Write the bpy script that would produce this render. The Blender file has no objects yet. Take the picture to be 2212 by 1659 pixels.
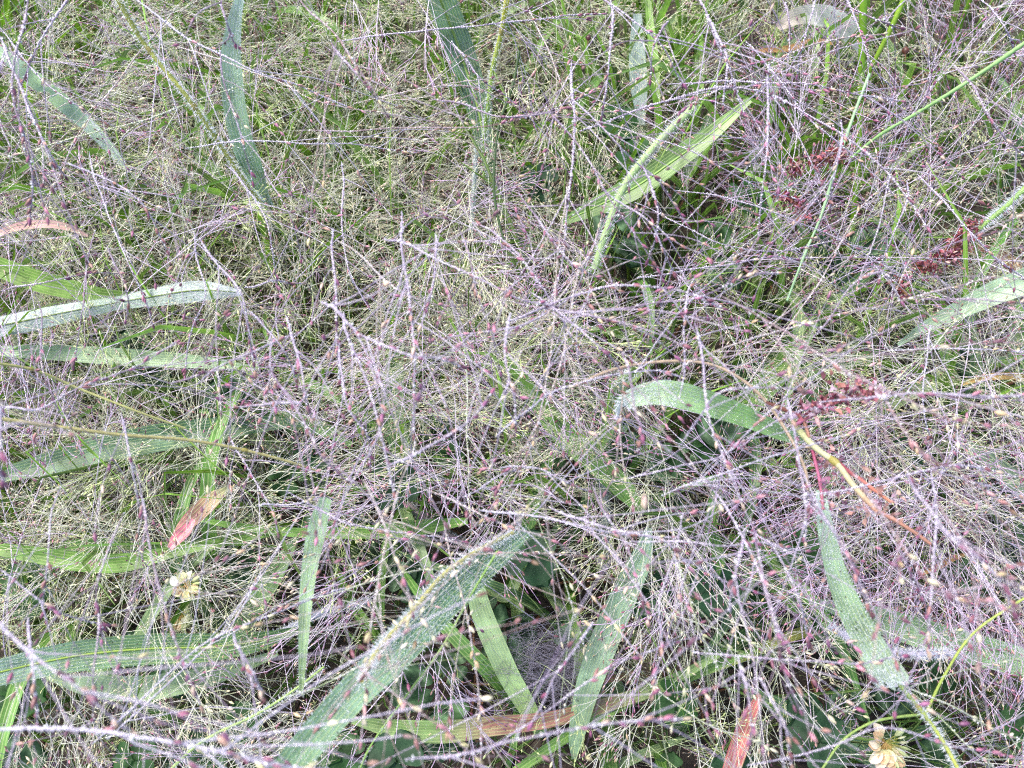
import bpy, math, random
import numpy as np
from mathutils import Vector, Matrix

# ------------------------------------------------------------------ camera, sky, sun, exposure
SC = bpy.context.scene
W, H = 2212.0, 1659.0                       # pixel grid in which the photograph was measured
CAM_LOC = np.array([0.0, -0.150, 0.420])
PITCH = math.radians(70)                    # below the horizon
LENS = 28.0
cam_d = bpy.data.cameras.new('camera')
cam = bpy.data.objects.new('camera', cam_d)
SC.collection.objects.link(cam)
cam.location = CAM_LOC
cam.rotation_euler = (math.pi/2 - PITCH, 0, 0)
cam_d.lens = LENS
cam_d.sensor_width = 36
cam_d.clip_start = 0.005
cam_d.clip_end = 50
cam_d.dof.use_dof = True
cam_d.dof.focus_distance = 0.315
cam_d.dof.aperture_fstop = 20.0
SC.camera = cam

SUN_EL, SUN_AZ = math.radians(58), math.radians(-52)      # soft light from beyond the upper left
world = bpy.data.worlds.new('World')
SC.world = world
world.use_nodes = True
nt = world.node_tree
bg = nt.nodes['Background']
sky = nt.nodes.new('ShaderNodeTexSky')
sky.sky_type = 'NISHITA'
sky.sun_disc = False
sky.sun_elevation = SUN_EL
sky.sun_rotation = SUN_AZ
sky.air_density = 0.8
sky.dust_density = 3.5
nt.links.new(sky.outputs[0], bg.inputs[0])
bg.inputs[1].default_value = 0.15
sd = bpy.data.lights.new('sun', 'SUN')
sd.energy = 1.5
sd.angle = math.radians(10)
sd.color = (1.0, 0.965, 0.93)
sun = bpy.data.objects.new('sun', sd)
SC.collection.objects.link(sun)
sv = Vector((math.sin(SUN_AZ)*math.cos(SUN_EL), math.cos(SUN_AZ)*math.cos(SUN_EL), math.sin(SUN_EL)))
sun.rotation_euler = sv.to_track_quat('Z', 'Y').to_euler()
sun.location = sv * 3
SC.view_settings.view_transform = 'Standard'
SC.view_settings.look = 'None'
SC.view_settings.exposure = 1.56
SC.view_settings.gamma = 1.0
SC.cycles.max_bounces = 5
SC.cycles.adaptive_threshold = 0.012
SC.cycles.use_denoising = False
SC.cycles.filter_width = 1.15
SC.cycles.sample_clamp_indirect = 4.0
SC.cycles.diffuse_bounces = 3
SC.cycles.glossy_bounces = 2
SC.cycles.transmission_bounces = 4
SC.cycles.transparent_max_bounces = 4
SC.cycles.caustics_reflective = False
SC.cycles.caustics_refractive = False

rng = np.random.default_rng(7)
random.seed(7)
C = SC.collection

# ------------------------------------------------------------------ geometry of the view
FWD = np.array([0, math.cos(PITCH), -math.sin(PITCH)])
UPV = np.array([0, math.sin(PITCH), math.cos(PITCH)])
RGT = np.array([1.0, 0, 0])
FPX = LENS/36*W

def ray(px, py):
    return FWD + RGT*((px-W/2)/FPX) - UPV*((py-H/2)/FPX)
def P(px, py, z):
    """the place in the field at height z that the photograph shows at this pixel"""
    r = ray(px, py)
    return CAM_LOC + r*((z-CAM_LOC[2])/r[2])
def depth(p):
    return float(np.dot(np.asarray(p)-CAM_LOC, FWD))
def msize(px, p):
    return px*depth(p)/FPX
def nrm(v):
    v = np.asarray(v, float)
    return v/np.maximum(np.linalg.norm(v, axis=-1, keepdims=True), 1e-12)

# ------------------------------------------------------------------ materials
def srgb(r, g, b):
    f = lambda c: (c/12.92 if c <= 0.04045 else ((c+0.055)/1.055)**2.4)
    return np.array([f(r/255), f(g/255), f(b/255)])

def desat(c, f=0.12):
    return c*(1-f)+np.mean(c, axis=-1, keepdims=True)*f

def mat_base(name):
    m = bpy.data.materials.new(name); m.use_nodes = True
    n = m.node_tree.nodes; l = m.node_tree.links
    return m, n, l, n['Principled BSDF'], n['Material Output']

def strand_mat(name, rough=0.3, trans=0.3, spec=0.6):
    m, n, l, b, o = mat_base(name)
    a = n.new('ShaderNodeAttribute'); a.attribute_name = 'col'
    l.new(a.outputs['Color'], b.inputs['Base Color'])
    b.inputs['Roughness'].default_value = rough
    b.inputs['Specular IOR Level'].default_value = spec
    t = n.new('ShaderNodeBsdfTranslucent')
    l.new(a.outputs['Color'], t.inputs['Color'])
    mx = n.new('ShaderNodeMixShader'); mx.inputs[0].default_value = trans
    l.new(b.outputs[0], mx.inputs[1]); l.new(t.outputs[0], mx.inputs[2])
    l.new(mx.outputs[0], o.inputs['Surface'])
    return m

def leaf_mat(name, dew_col=(0.40, 0.49, 0.46), cell=2.1, spots=True, veins=0.35):
    """leaf: colour from the mesh, veins along the blade, a dusting of dew in rows (alpha = how much)"""
    m, n, l, b, o = mat_base(name)
    a = n.new('ShaderNodeAttribute'); a.attribute_name = 'col'
    uv = n.new('ShaderNodeUVMap'); uv.uv_map = 'uv'        # u, v in millimetres
    sep = n.new('ShaderNodeSeparateXYZ'); l.new(uv.outputs[0], sep.inputs[0])
    # veins
    sx = n.new('ShaderNodeMath'); sx.operation = 'MULTIPLY'; sx.inputs[1].default_value = 5.2
    l.new(sep.outputs[0], sx.inputs[0])
    si = n.new('ShaderNodeMath'); si.operation = 'SINE'; l.new(sx.outputs[0], si.inputs[0])
    vein = n.new('ShaderNodeMapRange'); vein.inputs['From Min'].default_value = 0.35; vein.inputs['From Max'].default_value = 1.0
    vein.inputs['To Min'].default_value = 0.0; vein.inputs['To Max'].default_value = veins*1.3
    l.new(si.outputs[0], vein.inputs[0])
    # large mottling of the leaf itself
    nz = n.new('ShaderNodeTexNoise'); nz.inputs['Scale'].default_value = 0.12; nz.inputs['Detail'].default_value = 4
    l.new(uv.outputs[0], nz.inputs['Vector'])
    mr = n.new('ShaderNodeMapRange'); mr.inputs['From Min'].default_value = 0.3; mr.inputs['From Max'].default_value = 0.7
    mr.inputs['To Min'].default_value = 0.6; mr.inputs['To Max'].default_value = 1.4
    l.new(nz.outputs['Fac'], mr.inputs[0])
    vm = n.new('ShaderNodeVectorMath'); vm.operation = 'SCALE'
    l.new(a.outputs['Color'], vm.inputs[0]); l.new(mr.outputs[0], vm.inputs['Scale'])
    mv = n.new('ShaderNodeMixRGB'); mv.inputs[2].default_value = (0.42, 0.52, 0.2, 1)
    l.new(vein.outputs[0], mv.inputs[0]); l.new(vm.outputs[0], mv.inputs[1])
    # dew
    mp = n.new('ShaderNodeMapping'); mp.inputs['Scale'].default_value = (1.5*cell, 0.75*cell, 1)
    l.new(uv.outputs[0], mp.inputs['Vector'])
    vo = n.new('ShaderNodeTexVoronoi'); vo.inputs['Scale'].default_value = 1.0
    l.new(mp.outputs[0], vo.inputs['Vector'])
    dm = n.new('ShaderNodeMath'); dm.operation = 'MULTIPLY_ADD'
    # threshold radius grows with alpha
    l.new(a.outputs['Alpha'], dm.inputs[0]); dm.inputs[1].default_value = 0.62; dm.inputs[2].default_value = 0.02
    lt = n.new('ShaderNodeMath'); lt.operation = 'SUBTRACT'
    l.new(dm.outputs[0], lt.inputs[0]); l.new(vo.outputs['Distance'], lt.inputs[1])
    st = n.new('ShaderNodeMapRange'); st.inputs['From Min'].default_value = -0.02; st.inputs['From Max'].default_value = 0.22
    l.new(lt.outputs[0], st.inputs[0])
    patch = n.new('ShaderNodeTexNoise'); patch.inputs['Scale'].default_value = 0.35; patch.inputs['Detail'].default_value = 3
    l.new(uv.outputs[0], patch.inputs['Vector'])
    pr = n.new('ShaderNodeMapRange'); pr.inputs['From Min'].default_value = 0.35; pr.inputs['From Max'].default_value = 0.6
    pr.inputs['To Min'].default_value = 0.35; pr.inputs['To Max'].default_value = 0.95
    l.new(patch.outputs['Fac'], pr.inputs[0])
    mm = n.new('ShaderNodeMath'); mm.operation = 'MULTIPLY'
    l.new(st.outputs[0], mm.inputs[0]); l.new(pr.outputs[0], mm.inputs[1])
    md = n.new('ShaderNodeMixRGB'); md.inputs[2].default_value = (*dew_col, 1)
    l.new(mm.outputs[0], md.inputs[0]); l.new(mv.outputs[0], md.inputs[1])
    # small dark specks
    v2 = n.new('ShaderNodeTexVoronoi'); v2.inputs['Scale'].default_value = 0.28
    l.new(uv.outputs[0], v2.inputs['Vector'])
    s2 = n.new('ShaderNodeMapRange'); s2.inputs['From Min'].default_value = 0.07; s2.inputs['From Max'].default_value = 0.11
    s2.inputs['To Min'].default_value = 0.75; s2.inputs['To Max'].default_value = 0.0
    l.new(v2.outputs['Distance'], s2.inputs[0])
    ms = n.new('ShaderNodeMixRGB'); ms.inputs[2].default_value = (0.03, 0.02, 0.02, 1)
    l.new(s2.outputs[0], ms.inputs[0]); l.new(md.outputs[0], ms.inputs[1])
    l.new(ms.outputs[0], b.inputs['Base Color'])
    b.inputs['Roughness'].default_value = 0.42
    b.inputs['Specular IOR Level'].default_value = 0.5
    bp = n.new('ShaderNodeBump'); bp.inputs['Strength'].default_value = 0.5; bp.inputs['Distance'].default_value = 0.0003
    ad = n.new('ShaderNodeMath'); ad.operation = 'ADD'
    l.new(vein.outputs[0], ad.inputs[0]); l.new(mm.outputs[0], ad.inputs[1])
    l.new(ad.outputs[0], bp.inputs['Height']); l.new(bp.outputs[0], b.inputs['Normal'])
    t = n.new('ShaderNodeBsdfTranslucent')
    hs = n.new('ShaderNodeHueSaturation'); hs.inputs['Saturation'].default_value = 1.25; hs.inputs['Value'].default_value = 1.3
    l.new(ms.outputs[0], hs.inputs['Color']); l.new(hs.outputs[0], t.inputs['Color'])
    mx = n.new('ShaderNodeMixShader'); mx.inputs[0].default_value = 0.26
    l.new(b.outputs[0], mx.inputs[1]); l.new(t.outputs[0], mx.inputs[2])
    l.new(mx.outputs[0], o.inputs['Surface'])
    return m

M = {
    'strand': strand_mat('dewy_strand', 0.14, 0.30, 0.9),
    'seed': strand_mat('seed_husk', 0.32, 0.25, 0.6),
    'hair': strand_mat('white_hair', 0.5, 0.45, 0.3),
    'leaf': leaf_mat('leaf_blade'),
    'clover': leaf_mat('clover_leaf', (0.16, 0.25, 0.19), 1.0, veins=0.0),
    'plain': strand_mat('plain_plant', 0.5, 0.25, 0.4),
}
def drop_mat():
    m, n, l, b, o = mat_base('dew_water')
    b.inputs['Base Color'].default_value = (0.95, 0.96, 1.0, 1)
    b.inputs['Roughness'].default_value = 0.04
    b.inputs['IOR'].default_value = 1.33
    b.inputs['Transmission Weight'].default_value = 0.15
    return m
M['drop'] = drop_mat()
M['clover'].node_tree.nodes['Principled BSDF'].inputs['Roughness'].default_value = 0.6
M['clover'].node_tree.nodes['Principled BSDF'].inputs['Specular IOR Level'].default_value = 0.3
def soil_mat():
    m, n, l, b, o = mat_base('damp_soil')
    tc = n.new('ShaderNodeTexCoord')
    nz = n.new('ShaderNodeTexNoise'); nz.inputs['Scale'].default_value = 60; nz.inputs['Detail'].default_value = 8
    l.new(tc.outputs['Object'], nz.inputs['Vector'])
    cr = n.new('ShaderNodeValToRGB')
    cr.color_ramp.elements[0].color = (0.018, 0.013, 0.010, 1); cr.color_ramp.elements[0].position = 0.35
    cr.color_ramp.elements[1].color = (0.085, 0.062, 0.045, 1); cr.color_ramp.elements[1].position = 0.7
    l.new(nz.outputs['Fac'], cr.inputs[0]); l.new(cr.outputs[0], b.inputs['Base Color'])
    b.inputs['Roughness'].default_value = 0.85
    bp = n.new('ShaderNodeBump'); bp.inputs['Distance'].default_value = 0.004
    l.new(nz.outputs['Fac'], bp.inputs['Height']); l.new(bp.outputs[0], b.inputs['Normal'])
    return m
M['soil'] = soil_mat()

# ------------------------------------------------------------------ mesh collector
class MB:
    def __init__(s): s.v = []; s.q = []; s.t = []; s.c = []; s.uv = []; s.n = 0
    def add(s, v, quads=None, tris=None, col=(1, 1, 1), a=0.0, uv=None):
        v = np.asarray(v, float); k = len(v)
        col = np.asarray(col, float)
        if col.ndim == 1: col = np.tile(col[:3], (k, 1))
        al = np.full((k, 1), a, float) if np.ndim(a) == 0 else np.asarray(a, float).reshape(-1, 1)
        s.v.append(v); s.c.append(np.hstack([col[:, :3], al]))
        s.uv.append(np.zeros((k, 2)) if uv is None else np.asarray(uv, float))
        if quads is not None and len(quads): s.q.append(np.asarray(quads)+s.n)
        if tris is not None and len(tris): s.t.append(np.asarray(tris)+s.n)
        s.n += k
    def build(s, name, mat, parent=None, origin=None, smooth=True):
        v = np.vstack(s.v) if s.v else np.zeros((0, 3))
        if origin is not None: v = v-np.asarray(origin)
        me = bpy.data.meshes.new(name)
        q = np.vstack(s.q).astype(np.int32) if s.q else np.zeros((0, 4), np.int32)
        t = np.vstack(s.t).astype(np.int32) if s.t else np.zeros((0, 3), np.int32)
        loops = np.concatenate([q.ravel(), t.ravel()]).astype(np.int32)
        nq, ntt = len(q), len(t)
        me.vertices.add(len(v)); me.vertices.foreach_set('co', v.astype(np.float32).ravel())
        me.loops.add(len(loops)); me.loops.foreach_set('vertex_index', loops)
        me.polygons.add(nq+ntt)
        st = np.concatenate([np.arange(nq)*4, nq*4+np.arange(ntt)*3]).astype(np.int32)
        me.polygons.foreach_set('loop_start', st)
        me.polygons.foreach_set('use_smooth', np.full(nq+ntt, smooth))
        ca = me.color_attributes.new('col', 'FLOAT_COLOR', 'POINT')
        ca.data.foreach_set('color', np.vstack(s.c).astype(np.float32).ravel())
        uvs = np.vstack(s.uv)
        if np.any(uvs):
            ul = me.uv_layers.new(name='uv')
            ul.data.foreach_set('uv', uvs[loops].astype(np.float32).ravel())
        me.update(calc_edges=True)
        me.materials.append(M[mat] if isinstance(mat, str) else mat)
        o = bpy.data.objects.new(name, me); C.objects.link(o)
        if parent is not None: o.parent = parent
        if origin is not None and parent is None: o.location = origin
        return o

# ------------------------------------------------------------------ shapes
def spline(pts, n):
    """Catmull-Rom through the points, n samples evenly spaced in length"""
    p = np.asarray(pts, float)
    if len(p) == 2: p = np.array([p[0], (p[0]+p[1])/2, p[1]])
    e = np.vstack([2*p[0]-p[1], p, 2*p[-1]-p[-2]])
    out = []
    m = 10
    t = np.linspace(0, 1, m, endpoint=False)[:, None]
    for i in range(len(p)-1):
        a, b, c, d = e[i], e[i+1], e[i+2], e[i+3]
        out.append(0.5*((2*b)+(-a+c)*t+(2*a-5*b+4*c-d)*t*t+(-a+3*b-3*c+d)*t**3))
    out = np.vstack(out+[p[-1:]])
    L = np.concatenate([[0], np.cumsum(np.linalg.norm(np.diff(out[:, :3], axis=0), axis=1))])
    s = np.linspace(0, L[-1], n)
    return np.stack([np.interp(s, L, out[:, k]) for k in range(out.shape[1])], 1), L[-1]

def frames(path):
    t = nrm(np.gradient(path, axis=0))
    ref = np.array([0.31, 0.22, 0.92])
    if abs(np.dot(nrm(path[-1]-path[0]), nrm(ref))) > 0.9: ref = np.array([1.0, 0.1, 0.1])
    a = nrm(np.cross(t, ref)); b = np.cross(t, a)
    return t, a, b

def tube(mb, path, r, col, sides=4, a=0.0):
    n = len(path); t, x, y = frames(path)
    r = np.broadcast_to(np.asarray(r, float), (n,))
    ang = np.linspace(0, 2*math.pi, sides, endpoint=False)
    v = path[:, None, :]+r[:, None, None]*(np.cos(ang)[None, :, None]*x[:, None, :]+np.sin(ang)[None, :, None]*y[:, None, :])
    col = np.asarray(col, float)
    if col.ndim == 2: col = np.repeat(col[:, :3], sides, axis=0)
    i = np.arange(n-1)[:, None]*sides; j = np.arange(sides)[None, :]; j2 = (j+1) % sides
    q = np.stack([i+j, i+j2, i+sides+j2, i+sides+j], -1).reshape(-1, 4)
    mb.add(v.reshape(-1, 3), quads=q, col=col, a=a)

DEW = srgb(240, 235, 247)
def beaded(mb, pts, r0, r1, stem, dew=0.8, sides=4, wob=0.0, bead=None, dewcol=None, neck=0.45, taper=False):
    """a strand hung with beads of dew: thin neck rings and fat pale rings in turn"""
    dc = DEW if dewcol is None else dewcol
    rr = (r0+r1)/2
    step = bead or max(rr*1.25, 0.00024)
    L = sum(np.linalg.norm(np.subtract(pts[i+1], pts[i])) for i in range(len(pts)-1))
    n = max(6, int(L/step))*2+1
    p, L = spline(pts, n)
    s = np.linspace(0, 1, n)
    if wob:
        f1, f2, f3 = rng.uniform(0, 6.28, 3), rng.uniform(0, 6.28, 3), rng.uniform(0, 6.28, 3)
        q = s[:, None]*L/0.012
        p = p+(np.sin(q*0.5+f1)*1.0+np.sin(q*1.3+f2)*0.35+np.sin(q*3.1+f3)*0.10)*wob*np.minimum(1, np.minimum(s, 1-s)*6)[:, None]
    r = (r0+(r1-r0)*s)*np.clip(0.45+s*(4.0 if taper else 99), 0, 1)
    fat = (np.arange(n) % 2 == 1)
    big = np.clip(rng.normal(1.0, 0.28, n), 0.45, 1.9)
    patchy = np.interp(s, np.linspace(0, 1, max(3, n//24)), np.clip(rng.normal(dew, 0.25, max(3, n//24)), 0.05, 1.0))
    rad = np.where(fat, r*(0.70+0.85*patchy*big), r*neck)
    off = rng.normal(size=(n, 3))*(r*0.35*fat*patchy)[:, None]
    mixf = np.where(fat, np.clip(patchy*1.0*rng.uniform(0.55, 1.15, n), 0, 0.97), 0.05*patchy)[:, None]
    cc = np.asarray(stem) if np.ndim(stem) == 2 else np.tile(stem, (2, 1))
    base = np.stack([np.interp(s, np.linspace(0, 1, len(cc)), cc[:, c]) for c in range(3)], 1)
    base = base*rng.uniform(0.8, 1.2, (n, 1))
    col = base*(1-mixf)+dc[None]*mixf
    tube(mb, p+off, rad, col, sides)
    return p

def lemon(seg=6):
    prof = [(0, 0.10), (0.14, 0.55), (0.38, 1.0), (0.66, 0.82), (0.88, 0.36), (1.0, 0.04)]
    v = []; q = []
    for k, (z, r) in enumerate(prof):
        for j in range(seg):
            a = 2*math.pi*j/seg; v.append((r*math.cos(a), r*math.sin(a), z))
    for k in range(len(prof)-1):
        for j in range(seg):
            j2 = (j+1) % seg; q.append((k*seg+j, k*seg+j2, (k+1)*seg+j2, (k+1)*seg+j))
    return np.array(v), np.array(q)
LEM = lemon(5); LEM8 = lemon(8)
OCT_V = np.array([(1, 0, 0), (0, 1, 0), (-1, 0, 0), (0, -1, 0), (0, 0, 1), (0, 0, -1)], float)
OCT_T = np.array([(0, 1, 4), (1, 2, 4), (2, 3, 4), (3, 0, 4), (1, 0, 5), (2, 1, 5), (3, 2, 5), (0, 3, 5)])

SEEDS = {   # husk colour and tip colour
    'purple': [(150, 82, 128), (172, 92, 130), (116, 60, 92), (196, 116, 148), (140, 80, 86), (172, 118, 104), (220, 196, 164), (90, 48, 68), (186, 146, 120), (160, 76, 116)],
    'cream': [(220, 220, 176), (206, 212, 158), (230, 226, 198), (200, 206, 146), (214, 202, 164), (206, 176, 164), (222, 208, 150), (196, 150, 156)],
    'mixed': [(158, 88, 122), (220, 216, 166), (172, 116, 110), (206, 180, 124), (126, 70, 92), (228, 222, 180), (200, 130, 144), (112, 72, 58), (212, 206, 140)],
    'green': [(188, 206, 120), (204, 214, 140), (176, 196, 108), (214, 218, 160)],
}
def add_seeds(mb, pos, dirs, size, pal, tmpl=LEM):
    pos = np.asarray(pos); dirs = nrm(dirs); n = len(pos)
    if n == 0: return
    tv, tq = tmpl
    a = nrm(np.cross(dirs, rng.normal(size=(n, 3)))); b = np.cross(dirs, a)
    ln = size*rng.uniform(0.75, 1.25, n); wd = ln*rng.uniform(0.15, 0.21, n)
    v = (pos[:, None]+tv[None, :, 0, None]*(a*wd[:, None])[:, None]+tv[None, :, 1, None]*(b*wd[:, None])[:, None]
         + tv[None, :, 2, None]*(dirs*ln[:, None])[:, None])
    P_ = np.array([srgb(*c) for c in SEEDS[pal]]); P_ = P_*0.78+P_.mean(1, keepdims=True)*0.20*np.array([1.0, 0.94, 1.04])
    i1 = rng.integers(0, len(P_), n); i2 = rng.integers(0, len(P_), n)
    c1 = P_[i1]; c2 = P_[i1]*0.6+P_[i2]*0.4
    z = tv[None, :, 2, None]
    stripe = 1+0.22*np.sin(np.arctan2(tv[None, :, 1, None], tv[None, :, 0, None])*3)
    col = (c1[:, None]*(1-z)+c2[:, None]*z)*stripe*rng.uniform(0.75, 1.2, (n, 1, 1))
    q = (tq[None]+(np.arange(n)*len(tv))[:, None, None]).reshape(-1, 4)
    mb.add(v.reshape(-1, 3), quads=q, col=col.reshape(-1, 3))
def add_drops(mb, pos, rad, flat=1.0, nor=None, col=(0.9, 0.92, 1)):
    n = len(pos)
    if n == 0: return
    v = pos[:, None]+OCT_V[None]*np.asarray(rad).reshape(-1, 1, 1)
    t = (OCT_T[None]+(np.arange(n)*6)[:, None, None]).reshape(-1, 3)
    mb.add(v.reshape(-1, 3), tris=t, col=col)

# ------------------------------------------------------------------ objects, labels
def tag(o, label=None, cat=None, group=None, kind=None):
    if label: o['label'] = label
    if cat: o['category'] = cat
    if group: o['group'] = group
    if kind: o['kind'] = kind
def empty(name, loc):
    o = bpy.data.objects.new(name, None); o.empty_display_size = 0.01
    o.location = loc; C.objects.link(o); return o
def copy_tree(o, parent=None):
    c = o.copy(); C.objects.link(c); c.parent = parent
    for ch in o.children: copy_tree(ch, c)
    return c

LANDMARKS = [
    ('the cut hairy leaf', 1850, 1330), ('the big diagonal leaf', 880, 1380), ('the arched pale leaf', 1500, 870),
    ('the yellow broken stalk', 1810, 1010), ('the red bract branch', 1840, 870), ('the dark red seed spike', 2060, 540),
    ('the cobweb', 1190, 1430), ('the lower clover flower', 1912, 1600), ('the upper clover flower', 405, 1265),
    ('the peach coloured leaf', 440, 1100), ('the left cobweb leaf', 1080, 1430), ('the spotted pale leaf', 1310, 1380),
    ('the tall dewy leaf', 525, 230), ('the dark leaf with pale midrib', 990, 130), ('the white woolly leaf', 250, 660),
    ('the top left corner', 60, 60), ('the thick lime stalk', 1860, 250), ('the striped withered leaf', 1790, 50),
    ('the bright forked leaf', 1440, 380), ('the spotted green leaf', 1240, 940), ('the long dark left leaf', 300, 960),
    ('the bottom left corner', 60, 1600), ('the broad wet leaf', 2050, 1380), ('the brick red leaf', 1600, 1600),
    ('the bottom left broad leaf', 300, 1400), ('the pink curved leaf', 80, 490), ('the top right corner', 2150, 60),
    ('the lime leaf bending left', 200, 1205), ('the green leaf behind the arch', 1650, 820), ('the right edge leaf', 2130, 650),
    ('the centre of the picture', 1106, 700), ('the bluish upright leaf', 1380, 150), ('the small red flower heads', 1770, 360),
    ('the dark knotted stem', 1075, 350), ('the bottom edge middle', 1250, 1640), ('the right edge middle', 2190, 950),
]
DIRS = ['right of', 'above right of', 'above', 'above left of', 'left of', 'below left of', 'below', 'below right of']
def where(px, py, rank=0):
    d = sorted((math.hypot(px-x, py-y), nme, x, y) for nme, x, y in LANDMARKS)
    dist, nme, x, y = d[rank]
    if dist < 45: return 'over '+nme
    k = int(round(math.atan2(-(py-y), px-x)/(math.pi/4))) % 8
    near = 'just ' if dist < 110 else ''
    return near+DIRS[k]+' '+nme
USED = {}
def uniq(build):
    """build(i) gives the i-th wording; take the first that nothing else carries"""
    for i in range(12):
        s = build(i)
        if s not in USED and len(s.split()) <= 16: USED[s] = 1; return s
    return s
COMPASS = ['right', 'upper right', 'the top', 'upper left', 'left', 'lower left', 'the bottom', 'lower right']
def heading(dx, dy):
    return COMPASS[int(round(math.atan2(-dy, dx)/(math.pi/4))) % 8]
def topx(p):
    v = np.asarray(p, float)-CAM_LOC; d = np.dot(v, FWD)
    return W/2+np.dot(v, RGT)/d*FPX, H/2-np.dot(v, UPV)/d*FPX

# ------------------------------------------------------------------ the setting
g = MB()
n = 120
xs = np.linspace(-3, 3, n); XX, YY = np.meshgrid(xs, xs)
XX = np.sign(XX)*np.abs(XX/3)**2.2*3; YY = np.sign(YY)*np.abs(YY/3)**2.2*3
ZZ = 0.004*np.sin(XX*31)*np.cos(YY*27)+0.003*rng.normal(size=XX.shape)-0.004
ii, jj = np.meshgrid(np.arange(n-1), np.arange(n-1), indexing='ij')
k0 = (ii*n+jj).ravel()
g.add(np.stack([XX.ravel(), YY.ravel(), ZZ.ravel()], 1), quads=np.stack([k0, k0+1, k0+n+1, k0+n], 1), col=(0.05, 0.04, 0.03))
go = g.build('ground', 'soil'); tag(go, kind='structure')

# dead straws on the soil
mb = MB()
for _ in range(900):
    c = np.array([rng.uniform(-0.42, 0.42), rng.uniform(-0.34, 0.42), rng.uniform(0.001, 0.018)])
    a = rng.uniform(0, 2*math.pi); L = rng.uniform(0.02, 0.09)
    d = np.array([math.cos(a), math.sin(a), rng.uniform(-0.1, 0.1)])*L
    side = rng.normal(size=3)*L*0.1
    p, _l = spline([c-d/2, c+side, c+d/2], 6)
    p[:, 2] = np.maximum(p[:, 2], 0.001)
    col = srgb(*[(96, 66, 48), (120, 86, 60), (70, 46, 38), (140, 100, 70), (58, 46, 38)][rng.integers(5)])
    tube(mb, p, rng.uniform(0.0003, 0.0009), col, 4)
o = mb.build('dead_straw', 'plain'); tag(o, 'brown dead straws lying tangled on the damp soil', 'straw', kind='stuff')

def ribbon(mb, pts, widths, col, dew=0.0, fold=0.25, cols=4, n=None, tip=None, wave=0.0, twist=None, up=None, dewv=None):
    """leaf blade: pts in metres, widths in metres at the points"""
    pts = np.asarray(pts, float)
    n = n or max(8, len(pts)*6)
    data = np.hstack([pts, np.asarray(widths, float)[:, None]])
    p, L = spline(data, n)
    w = np.maximum(p[:, 3], 0.0003); p = p[:, :3]
    t = nrm(np.gradient(p, axis=0))
    upv = nrm(up if up is not None else np.array([0, -0.25, 1.0]))
    side = nrm(np.cross(t, upv)); no = np.cross(side, t)
    s = np.linspace(0, 1, n)
    if twist is not None:
        tw = np.interp(s, np.linspace(0, 1, len(twist)), twist)[:, None]
        side, no = side*np.cos(tw)+no*np.sin(tw), no*np.cos(tw)-side*np.sin(tw)
    u = np.linspace(-1, 1, cols*2+1)
    zz = np.abs(u)*fold
    zz = zz-zz.mean()
    wv = wave*np.interp(s*n, np.arange(n), rng.normal(size=n))[:, None]*np.abs(u)[None, :] if wave else 0
    ph = rng.uniform(0, 6); und = 0.10*np.sin(s*L/0.012+ph)[:, None]*np.sign(u)[None, :]*np.abs(u)[None, :]**2
    h = (zz[None, :]+und+wv)*(w/2)[:, None]
    v = p[:, None]+side[:, None]*(u[None, :, None]*(w/2)[:, None, None])+no[:, None]*h[..., None]
    m = len(u)
    i = np.arange(n-1)[:, None]*m; j = np.arange(m-1)[None]
    q = np.stack([i+j, i+j+1, i+m+j+1, i+m+j], -1).reshape(-1, 4)
    col = np.asarray(col, float)
    if col.ndim == 1: col = np.tile(col, (2, 1))
    cs = np.stack([np.interp(s, np.linspace(0, 1, len(col)), col[:, c]) for c in range(3)], 1)
    cc = np.repeat(cs, m, axis=0)
    dv = np.interp(s, np.linspace(0, 1, len(dewv)), dewv) if dewv is not None else np.full(n, dew)
    off = rng.uniform(0, 500)
    uv = np.stack([(u[None]*(w/2)[:, None]*1000+np.zeros((n, 1))+off), np.repeat((s*L*1000)[:, None], m, 1)+off], -1).reshape(-1, 2)
    mb.add(v.reshape(-1, 3), quads=q, col=cc, a=np.repeat(dv, m), uv=uv)
    return p, side, no, w, s

# understorey grass: a mass nobody could count
def grass_mass(name, label, count, region, palette, hmin, hmax, wmin, wmax, dens=None, tone=(0.2, 0.75)):
    mb = MB()
    k = 0
    while k < count:
        px = rng.uniform(region[0], region[2]); py = rng.uniform(region[1], region[3])
        if dens is not None and rng.uniform() > dens(px, py): continue
        k += 1
        b = P(px, py, 0.0)
        h = rng.uniform(hmin, hmax); a = rng.uniform(0, 2*math.pi); le = rng.uniform(0.15, 0.9)*h
        d = np.array([math.cos(a), math.sin(a), 0])
        pts = [b, b+np.array([0, 0, h*0.5])+d*le*0.25, b+np.array([0, 0, h*0.9])+d*le*0.65, b+np.array([0, 0, h*rng.uniform(0.75, 1.0)])+d*le]
        w = rng.uniform(wmin, wmax)
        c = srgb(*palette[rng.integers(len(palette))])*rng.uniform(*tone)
        ribbon(mb, pts, [w*0.8, w, w*0.7, w*0.05], c, cols=1, n=7, fold=0.3, up=np.array([-math.sin(a)*0.8, math.cos(a)*0.8, 0.6]), dew=rng.uniform(0, 0.5))
    o = mb.build(name, 'leaf'); tag(o, label, 'grass', kind='stuff'); return o

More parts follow.
